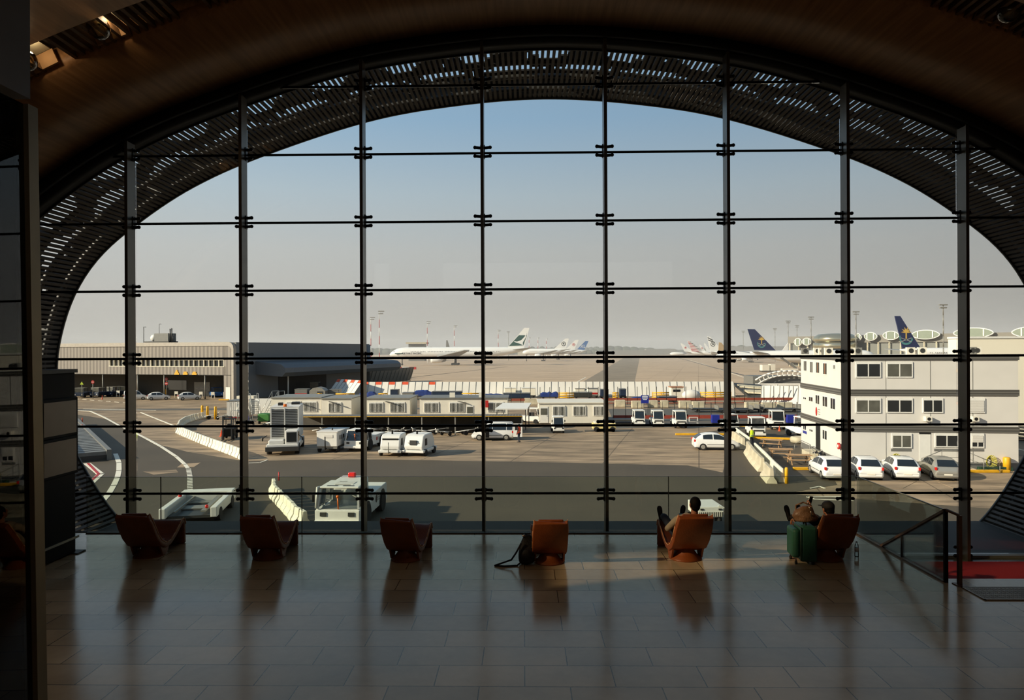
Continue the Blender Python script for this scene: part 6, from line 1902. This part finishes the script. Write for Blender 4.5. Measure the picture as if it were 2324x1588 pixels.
# dollies, skips and boxes along the fence
items = [(668, 697, 906, 884, 'grey', 'pale louvred box on the far side of the cabins roof'), (743, 769, 904, 885, 'grey', 'grey crate right of the curved shed'), (815, 850, 906, 888, 'blue', 'dark blue skip behind the third post'),
         (885, 903, 905, 885, 'navy', 'navy crate left of the tarped pile'), (912, 938, 908, 892, 'midgrey', 'low grey flatbed before the blue tarps'), (938, 978, 904, 885, 'blue', 'blue tarpaulined cargo pile, largest'), (980, 1048, 907, 889, 'navy', 'long navy cargo dolly'),
         (1096, 1142, 906, 892, 'blue', 'crumpled blue tarp dolly right of the centre-left post'), (1142, 1204, 909, 893, 'navy', 'navy flat dolly with dark sides'), (1227, 1268, 906, 888, 'blue', 'bright blue skip left of the separate cabin'),
         (1302, 1345, 906, 891, 'dgrey', 'dark grey tilted dolly above the separate cabin'), (1363, 1382, 905, 884, 'navy', 'tall dark crate behind the centre-right post'), (1407, 1422, 905, 883, 'navy', 'upright navy cabinet right of centre'),
         (1436, 1478, 913, 899, 'blue', 'wide blue skip above the first baggage tractor'), (1495, 1538, 916, 900, 'navy', 'wide navy skip above the middle baggage tractors'), (1184, 1216, 903, 881, 'cream', 'white container before the blast fence'), (1145, 1171, 902, 881, 'cream', 'white container left of the other, before the blast fence'),
         (1305, 1328, 900, 882, 'offwhite', 'small pale box right of the yellow railing'), (1334, 1358, 903, 882, 'offwhite', 'pale kiosk with a red stripe')]
for k, (a, b, py, pt, mt, lab) in enumerate(items):
    p, q = G(a, py), G(b, py); w_ = q.x - p.x; y_ = p.y; h_ = 9.2 - (pt - 794 - (1162 - (a + b) / 2) * .0043) / F * y_
    h_ = max(.8, h_)
    t = thing('cargo_dolly' if mt in ('blue', 'navy', 'dgrey', 'midgrey') else 'container', lab, 'cargo dolly' if mt in ('blue', 'navy', 'dgrey', 'midgrey') else 'container', p, 0)
    MB().box(0, w_, 0, 2.2, .3, .5).build('deck', M['dgrey'], t)
    if mt == 'blue':
        rr = random.Random(k); m = MB(); n = 8
        rings = []
        for j in range(n + 1):
            hh = h_ * (.8 + .2 * rr.random()) if 0 < j < n else h_ * .75
            rings.append([(w_ * j / n, 0, .45), (w_ * j / n, .1, hh * .9), (w_ * j / n, .8, hh), (w_ * j / n, 1.6, hh * .95), (w_ * j / n, 2.1, .45)])
        m.loft(rings, 0, False); m.build('tarpaulin', M['blue'], t)
    else:
        MB().box(.05, w_ - .05, .05, 2.1, .5, h_).build('body', M[mt], t, bevel=.04)
        MB().box(0, w_, 0, 2.15, h_, h_ + .08).build('rim', M['grey'] if mt != 'cream' else M['white'], t)
        if 'red' in lab: MB().box(.1, w_ - .1, 0, .05, h_ * .4, h_ * .6).build('red_stripe', M['red'], t)
    for x_ in (w_ * .15, w_ * .85): MB().cyl((x_, .1, .2), (x_, .3, .2), .2, n=12).build('wheel', M['rubber'], t)
# pale booth, dome
t = thing('white_booth', 'small white booth with a dark window strip before the blast fence', 'booth', G(1524, 908))
MB().box(0, 2.1, 0, 2, 0, 2.3).build('walls', M['offwhite'], t); MB().box(-.15, 2.25, -.15, 2.1, 2.3, 2.45).build('roof', mat('booth_roof', (170, 120, 90), .7), t); MB().box(.3, 1.6, -.03, 0, 1.5, 1.95).build('window_strip', M['wglass'], t)
t = thing('fabric_dome', 'rounded grey-white bundle on a cart beside the white booth', 'cargo', G(1572, 910)); MB().ball((0, 1, 1.0), (1.7, 1.0, .98), 8, 14).build('bundle', M['prefab'], t); MB().box(-1.5, 1.5, .2, 1.8, 0, .3).build('cart', M['dgrey'], t)
t = thing('curved_shed', 'small shed with a pale curved roof at the left end of the fence', 'shed', G(702, 906)); MB().prism([(0, 0), (3, 0), (3, 1.6), (2.4, 2.1), (1.5, 2.3), (.6, 2.1), (0, 1.6)], 'y', 0, 2.5).build('shell', M['midgrey'], t); MB().box(1.5, 2.6, -.04, 0, 0, 1.5).build('door', M['dgrey'], t)
o = MB().box(0, 1.05, 0, .06, 1.6, 2.7).build('blue_sign', M['wine']); t = thing('notice_board', 'square blue notice board with pale lettering above the baggage tractors', 'sign', G(1455, 948)); o.parent = t; o.location = (0, 0, .35)
m = MB()
for k, (a, b) in enumerate(((.3, .75), (.15, .9), (.15, .9), (.25, .8))): m.box(a, b, -.02, 0, 2.42 - k * .2 + .25, 2.52 - k * .2 + .25)
m.build('lettering', M['fbwhite'], o); MB().box(.1, .16, .06, .1, 0, 2.6).box(.9, .96, .06, .1, 0, 2.6).build('posts', M['dgrey'], t)
for k, (px, py) in enumerate(((1625, 962), (1796, 962))):
    t = thing('blue_crate', 'small blue crate %s' % ['left of the fourth post from the right', 'left of the prefab between the tractors'][k], 'crate', G(px, py)); MB().box(-.45, .45, 0, .6, .15, 1.1).build('box', M['wine'], t); MB().box(-.4, .4, 0, .55, 0, .15).build('base', M['dark'], t)
t = thing('yellow_barrow', 'pale yellow tow tractor partly hidden behind the middle post', 'tow tractor', G(1372, 980)); MB().box(-1.3, 1.3, 0, 1.4, .3, .95).build('body', mat('pale_yellow', (214, 196, 130), .6), t, bevel=.08); MB().box(-1.1, 1.2, .1, 1.3, .95, 1.1).build('lid', M['cream'], t)
for s in (-.9, .9): MB().cyl((s, -.05, .3), (s, .15, .3), .3, n=16).build('wheel', M['rubber'], t)
t = thing('trestle', 'low metal trestle between the baggage tractors', 'trestle', G(1575, 966)); m = MB()
for s in (-.5, .5): m.bar((s, 0, 0), (s, .3, 1.0), .06, .06).bar((s, .6, 0), (s, .3, 1.0), .06, .06)
m.bar((-.5, .3, 1), (.5, .3, 1), .08, .08).bar((-.5, .15, .5), (.5, .15, .5), .05, .05); m.build('frame', M['prefab'], t)
# dark parked vehicles behind the tractors
for k, (px, py, w_) in enumerate(((1618, 936, 6), (1670, 938, 5), (1770, 936, 6), (1420, 962, 4.5), (1700, 936, 4.5))):
    t = thing('flat_dolly', 'dark empty flat dolly beyond the tractors, %s of five' % ORD[k], 'cargo dolly', G(px, py), 0, 'dark flat dollies beyond the tractors')
    MB().box(-w_ / 2, w_ / 2, 0, 2, .35, .55).build('deck', M['dgrey'], t)
    m = MB()
    for x_ in (-w_ / 2, w_ / 2 - .1): m.box(x_, x_ + .1, 0, 2, .55, 1.1)
    m.build('end_rails', M['midgrey'], t)
    for x_ in (-w_ * .35, w_ * .35): MB().cyl((x_, 0, .25), (x_, .2, .25), .25, n=12).build('wheel', M['rubber'], t)

# yellow kerbs
for k, (a, b, lab) in enumerate((((1533, 987), (1645, 987), 'long yellow kerb behind the parked white hatchback'), ((1655, 966), (1700, 968), 'yellow kerb left of the worker in yellow'), ((1708, 995), (1806, 998), 'yellow kerb behind the picnic tables'), ((1800, 1066), (1842, 1066), 'yellow kerb left of the parked hatchbacks'), ((2162, 1072), (2290, 1072), 'yellow kerb right of the silver hatchback'), ((497, 908), (520, 908), 'yellow kerb at the road edge by the hangar corner'))):
    p, q = G(*a), G(*b)
    o = MB().bar(p + Vector((0, 0, .1)), q + Vector((0, 0, .1)), .28, .2).build('kerb', M['yellow'], bevel=.03); tag(o, lab, 'kerb')

# picnic tables
def picnic(label, px, py, rz):
    t = thing('picnic_table', label, 'picnic table', G(px, py), rz, 'wooden picnic tables')
    m = MB()
    for k in range(5): m.box(-.95, .95, -.37 + k * .15, -.24 + k * .15, .72, .76)
    m.build('table_top', M['wood'], t)
    for s in (-1, 1):
        MB().box(-.95, .95, s * .72 - .13, s * .72 + .13, .42, .46).build('bench', M['wood'], t)
        MB().bar((s * .7, -.62, 0), (s * .7, -.2, .72), .05, .09).bar((s * .7, .62, 0), (s * .7, .2, .72), .05, .09).bar((s * .7, -.8, .40), (s * .7, .8, .40), .05, .09).build('leg_frame', M['wood'], t)
    return t


picnic('wooden picnic table farthest from the window, behind the other two', 1752, 1015, D(-32))
picnic('middle wooden picnic table with a long bench towards the barriers', 1772, 1038, D(-14))
picnic('nearest wooden picnic table, just left of the parked hatchbacks', 1813, 1053, D(-4))
o = thing('stone_planter', 'round pale stone planter by the prefab steps', 'planter', G(1812, 1005)); MB().lathe([(.5, 0), (.72, .1), (.78, .35), (.7, .6), (.5, .65), (.45, .6)], n=18).build('bowl', M['concrete'], o); MB().lathe([(.45, .58), (0, .6)], n=14).build('soil', M['dgrey'], o)
for k, (px, py) in enumerate(((1852, 1040), (1864, 1041))):
    rr = random.Random(k); m = MB()
    m.ball((0, 0, .28), (.36, .32, .3), 8, 12).ball((.05, 0, .58), (.08, .08, .1), 6, 8)
    o = m.build('rubbish_bag', mat('black_plastic', (16, 16, 16), .3, bump=.5, bscale=9)); o.location = G(px, py); tag(o, 'black rubbish bag by the prefab steps, %s one' % ['left', 'right'][k], 'rubbish bag', 'black rubbish bags')
for k, (px, py) in enumerate(((2272, 1062), (2285, 1068), (2266, 1052))):
    o = MB().lathe([(.25, 0), (.25, .95), (.2, 1.02), (0, 1.02)], n=14).build('yellow_drum', M['yellow']); o.location = G(px, py); tag(o, 'yellow drum with dark bands at the right end of the prefab, %s' % ['left', 'right front', 'rear'][k], 'drum', 'yellow drums by the prefab')
o = MB().box(-1.2, 1.2, -.2, .2, 0, .3).build('green_skid', mat('dark_green', (40, 70, 54), .6)); o.location = G(2258, 1068); tag(o, 'dark green skid on the ground by the yellow drums', 'skid')
# racks at the right edge
for k, (px, py) in enumerate(((2285, 975), (2305, 985), (2335, 1000))):
    t = thing('dolly_rack', 'dark stack of folded dollies by the cream wall, %s' % ['farthest', 'middle', 'nearest at the frame edge'][k], 'dolly stack', G(px, py), D(-50), 'dark dolly stacks by the cream wall')
    m = MB()
    for j in range(4): m.box(-2, 2, -.8, .8, .2 + j * .35, .3 + j * .35)
    m.build('decks', M['dgrey'], t)
    MB().tube([(-1.9, -.7, 0), (-1.9, -.7, 2.2)], .06).tube([(-1.9, -.7, 2.2), (-.6, -.7, .3)], .05).tube([(1.2, -.7, 0), (.4, -.7, 2.6)], .05).build('uprights', M['midgrey'], t)

# ---------------- under the hangar
def utility(label, px, py, rz, mt, W=2.0, L=4.2, h=2.0, kind='tug'):
    t = thing('airport_tug' if kind == 'tug' else kind, label, 'tug' if kind == 'tug' else 'vehicle', G(px, py), rz)
    MB().box(-W / 2, W / 2, 0, L, .35, 1.05).build('body', M[mt], t, bevel=.06)
    MB().box(-W / 2 + .1, W / 2 - .1, .3, L * .5, h - .1, h).build('cab_roof', M['midgrey'] if mt == 'navy' else M[mt], t)
    for s in (-1, 1):
        MB().bar((s * (W / 2 - .12), .25, 1.05), (s * (W / 2 - .15), .45, h), .08, .08).bar((s * (W / 2 - .12), L * .5, 1.05), (s * (W / 2 - .15), L * .5, h), .08, .08).build('pillar', M[mt], t)
        for y_ in (.6, L - .7): MB().cyl((s * (W / 2 - .25), y_, .38), (s * (W / 2 + .02), y_, .38), .38, n=16).build('wheel', M['rubber'], t)
        MB().box(s * W * .32 - .12, s * W * .32 + .12, -.03, 0, .6, .75).build('headlight', M['prefab'], t)
    MB().box(-W / 2 + .2, W / 2 - .2, .3, .34, 1.1, h - .1).build('windscreen', M['wglass2'], t)
    return t


for lab, px, py, rz, mt in (('dark teal-blue tug at the far left under the hangar', 178, 903, 10, 'navy'), ('dark blue tug second from the left under the hangar', 213, 902, -6, 'navy'), ('dark blue tug with a pale windscreen left of the first post', 246, 900, -20, 'navy'),
                            ('dark tug right behind the white panel car', 276, 898, 10, 'navy'), ('blue tug with a bright windscreen near the hangar corner', 495, 902, 35, 'blue2'), ('blue tug beside the round signs at the hangar corner', 523, 903, 30, 'blue2'), ('dark blue tug in the shade just left of the second post', 542, 902, 25, 'navy')):
    utility(lab, px, py, D(rz), mt)
o = utility('dark blue covered trailer before the yellow bollards', 423, 895, 0, 'navy', 2.6, 4, 2.1, 'covered_trailer')
utility('white-fronted bus deep inside the hangar ground level', 332, 884, 0, 'offwhite', 2.3, 4, 2.6, 'service_bus')
t = thing('minibus', 'blue minibus with a dark window band in the shade of the hangar side', 'van', G(594, 893), PI); car_mesh(t, M['blue2'], st=[(q[0] * 1.15, q[1], q[2], q[3], q[4] * (1.08 if q[4] > 1.2 else 1)) for q in van_st], wb=1.4)
t = thing('minibus', 'white-roofed van right of the blue minibus in the shade', 'van', G(636, 890), PI); car_mesh(t, M['midgrey'], st=[(q[0] * 1.15, q[1], q[2], q[3], q[4] * (1.12 if q[4] > 1.2 else 1)) for q in van_st], wb=1.4)
for lab, px, py in (('dark loader left of the angled fence', 668, 890), ('dark loader in the shade under the side canopy', 690, 889), ('blue-fronted loader at the end of the side canopy', 712, 892)):
    utility(lab, px, py, 0, 'navy', 2.2, 3.5, 2.4)
for k, (px, py) in enumerate(((268, 900), (400, 902), (456, 903), (483, 904), (511, 904))):
    t = thing('parking_board', 'small white frame board on the kerb before the hangar, %s from the left' % ORD[k], 'sign', G(px, py), 0, 'white frame boards by the hangar')
    MB().box(-.35, .35, -.03, .03, .7, 1.25).build('board', M['offwhite'], t); MB().box(-.35, -.27, -.03, .03, 0, .7).box(.27, .35, -.03, .03, 0, .7).build('legs', M['offwhite'], t)
for k, (px, py) in enumerate(((377, 897), (390, 896), (444, 893), (461, 890), (470, 890))):
    o = MB().lathe([(.16, 0), (.16, 1.35), (0, 1.4)], n=12).build('bollard', M['yellow']); o.location = G(px, py); tag(o, 'yellow bollard at the hangar doors, %s from the left' % ORD[k], 'bollard', 'yellow bollards at the hangar')
for lab, px, py, h_, shape in (('round red no-entry sign on a pole in front of the dark tugs', 211, 905, 3.6, 'red'), ('two white discs on one pole at the hangar corner', 529, 906, 4.2, 'two'), ('red and white round signs on the hangar column', 378, 902, 4.0, 'redw'), ('yellow triangular sign at the far left before the hangar', 186, 905, 3.4, 'yel')):
    t = thing('road_sign', lab, 'sign', G(px, py)); MB().cyl((0, 0, 0), (0, 0, h_), .05).build('pole', M['midgrey'], t)
    if shape == 'two':
        for z_ in (h_ - .35, h_ - 1.1): MB().cyl((0, -.04, z_), (0, -.08, z_), .34, n=20).build('disc', M['white'], t)
    elif shape == 'yel': MB().prism([(-.35, h_ - .6), (.35, h_ - .6), (0, h_)], 'y', -.06, -.02).build('triangle', mat('sign_lime', (170, 190, 40), .6), t)
    else:
        for z_ in ([h_ - .3] if shape == 'red' else [h_ - .3, h_ - 1.2]):
            o = MB().cyl((0, -.04, z_), (0, -.07, z_), .32, n=20).build('disc', M['red'], t); MB().box(-.22, .22, -.09, -.07, z_ - .05, z_ + .05).build('white_bar', M['white'], o)
# apron vehicles beyond the fence
t = thing('service_buggy', 'small white open buggy on the apron just beyond the blast fence', 'buggy', G(1711, 873), D(-10)); car_mesh(t, M['offwhite'], st=[(-1.9, .8, .4, .9, .95), (-1.8, .8, .35, 1.0, 1.6), (.0, .8, .35, 1.0, 1.75), (.4, .8, .35, 1.0, 1.6), (.7, .8, .35, .95, 1.0), (1.6, .75, .35, .85, .88), (1.9, .7, .4, .6, .62)]); 
t = thing('catering_cart', 'white box cart on the apron under the navy-tailed airliner', 'cart', G(1748, 845)); MB().box(-3, -.2, 0, 3, .7, 3).box(.2, 2, 0, 3, .7, 3.2).build('boxes', M['offwhite'], t); MB().box(-3.2, 3.5, 0, 3, .3, .7).build('deck', M['dgrey'], t)
t = thing('belt_loader', 'belt loader with a raised ramp beside the navy-tailed airliner', 'belt loader', G(1790, 842)); MB().bar((-3, 0, 5.5), (3, 0, 1.2), 2, .5).build('belt', M['grey'], t); MB().box(-3, 3.5, -1, 1, .4, 1.1).build('chassis', M['offwhite'], t)
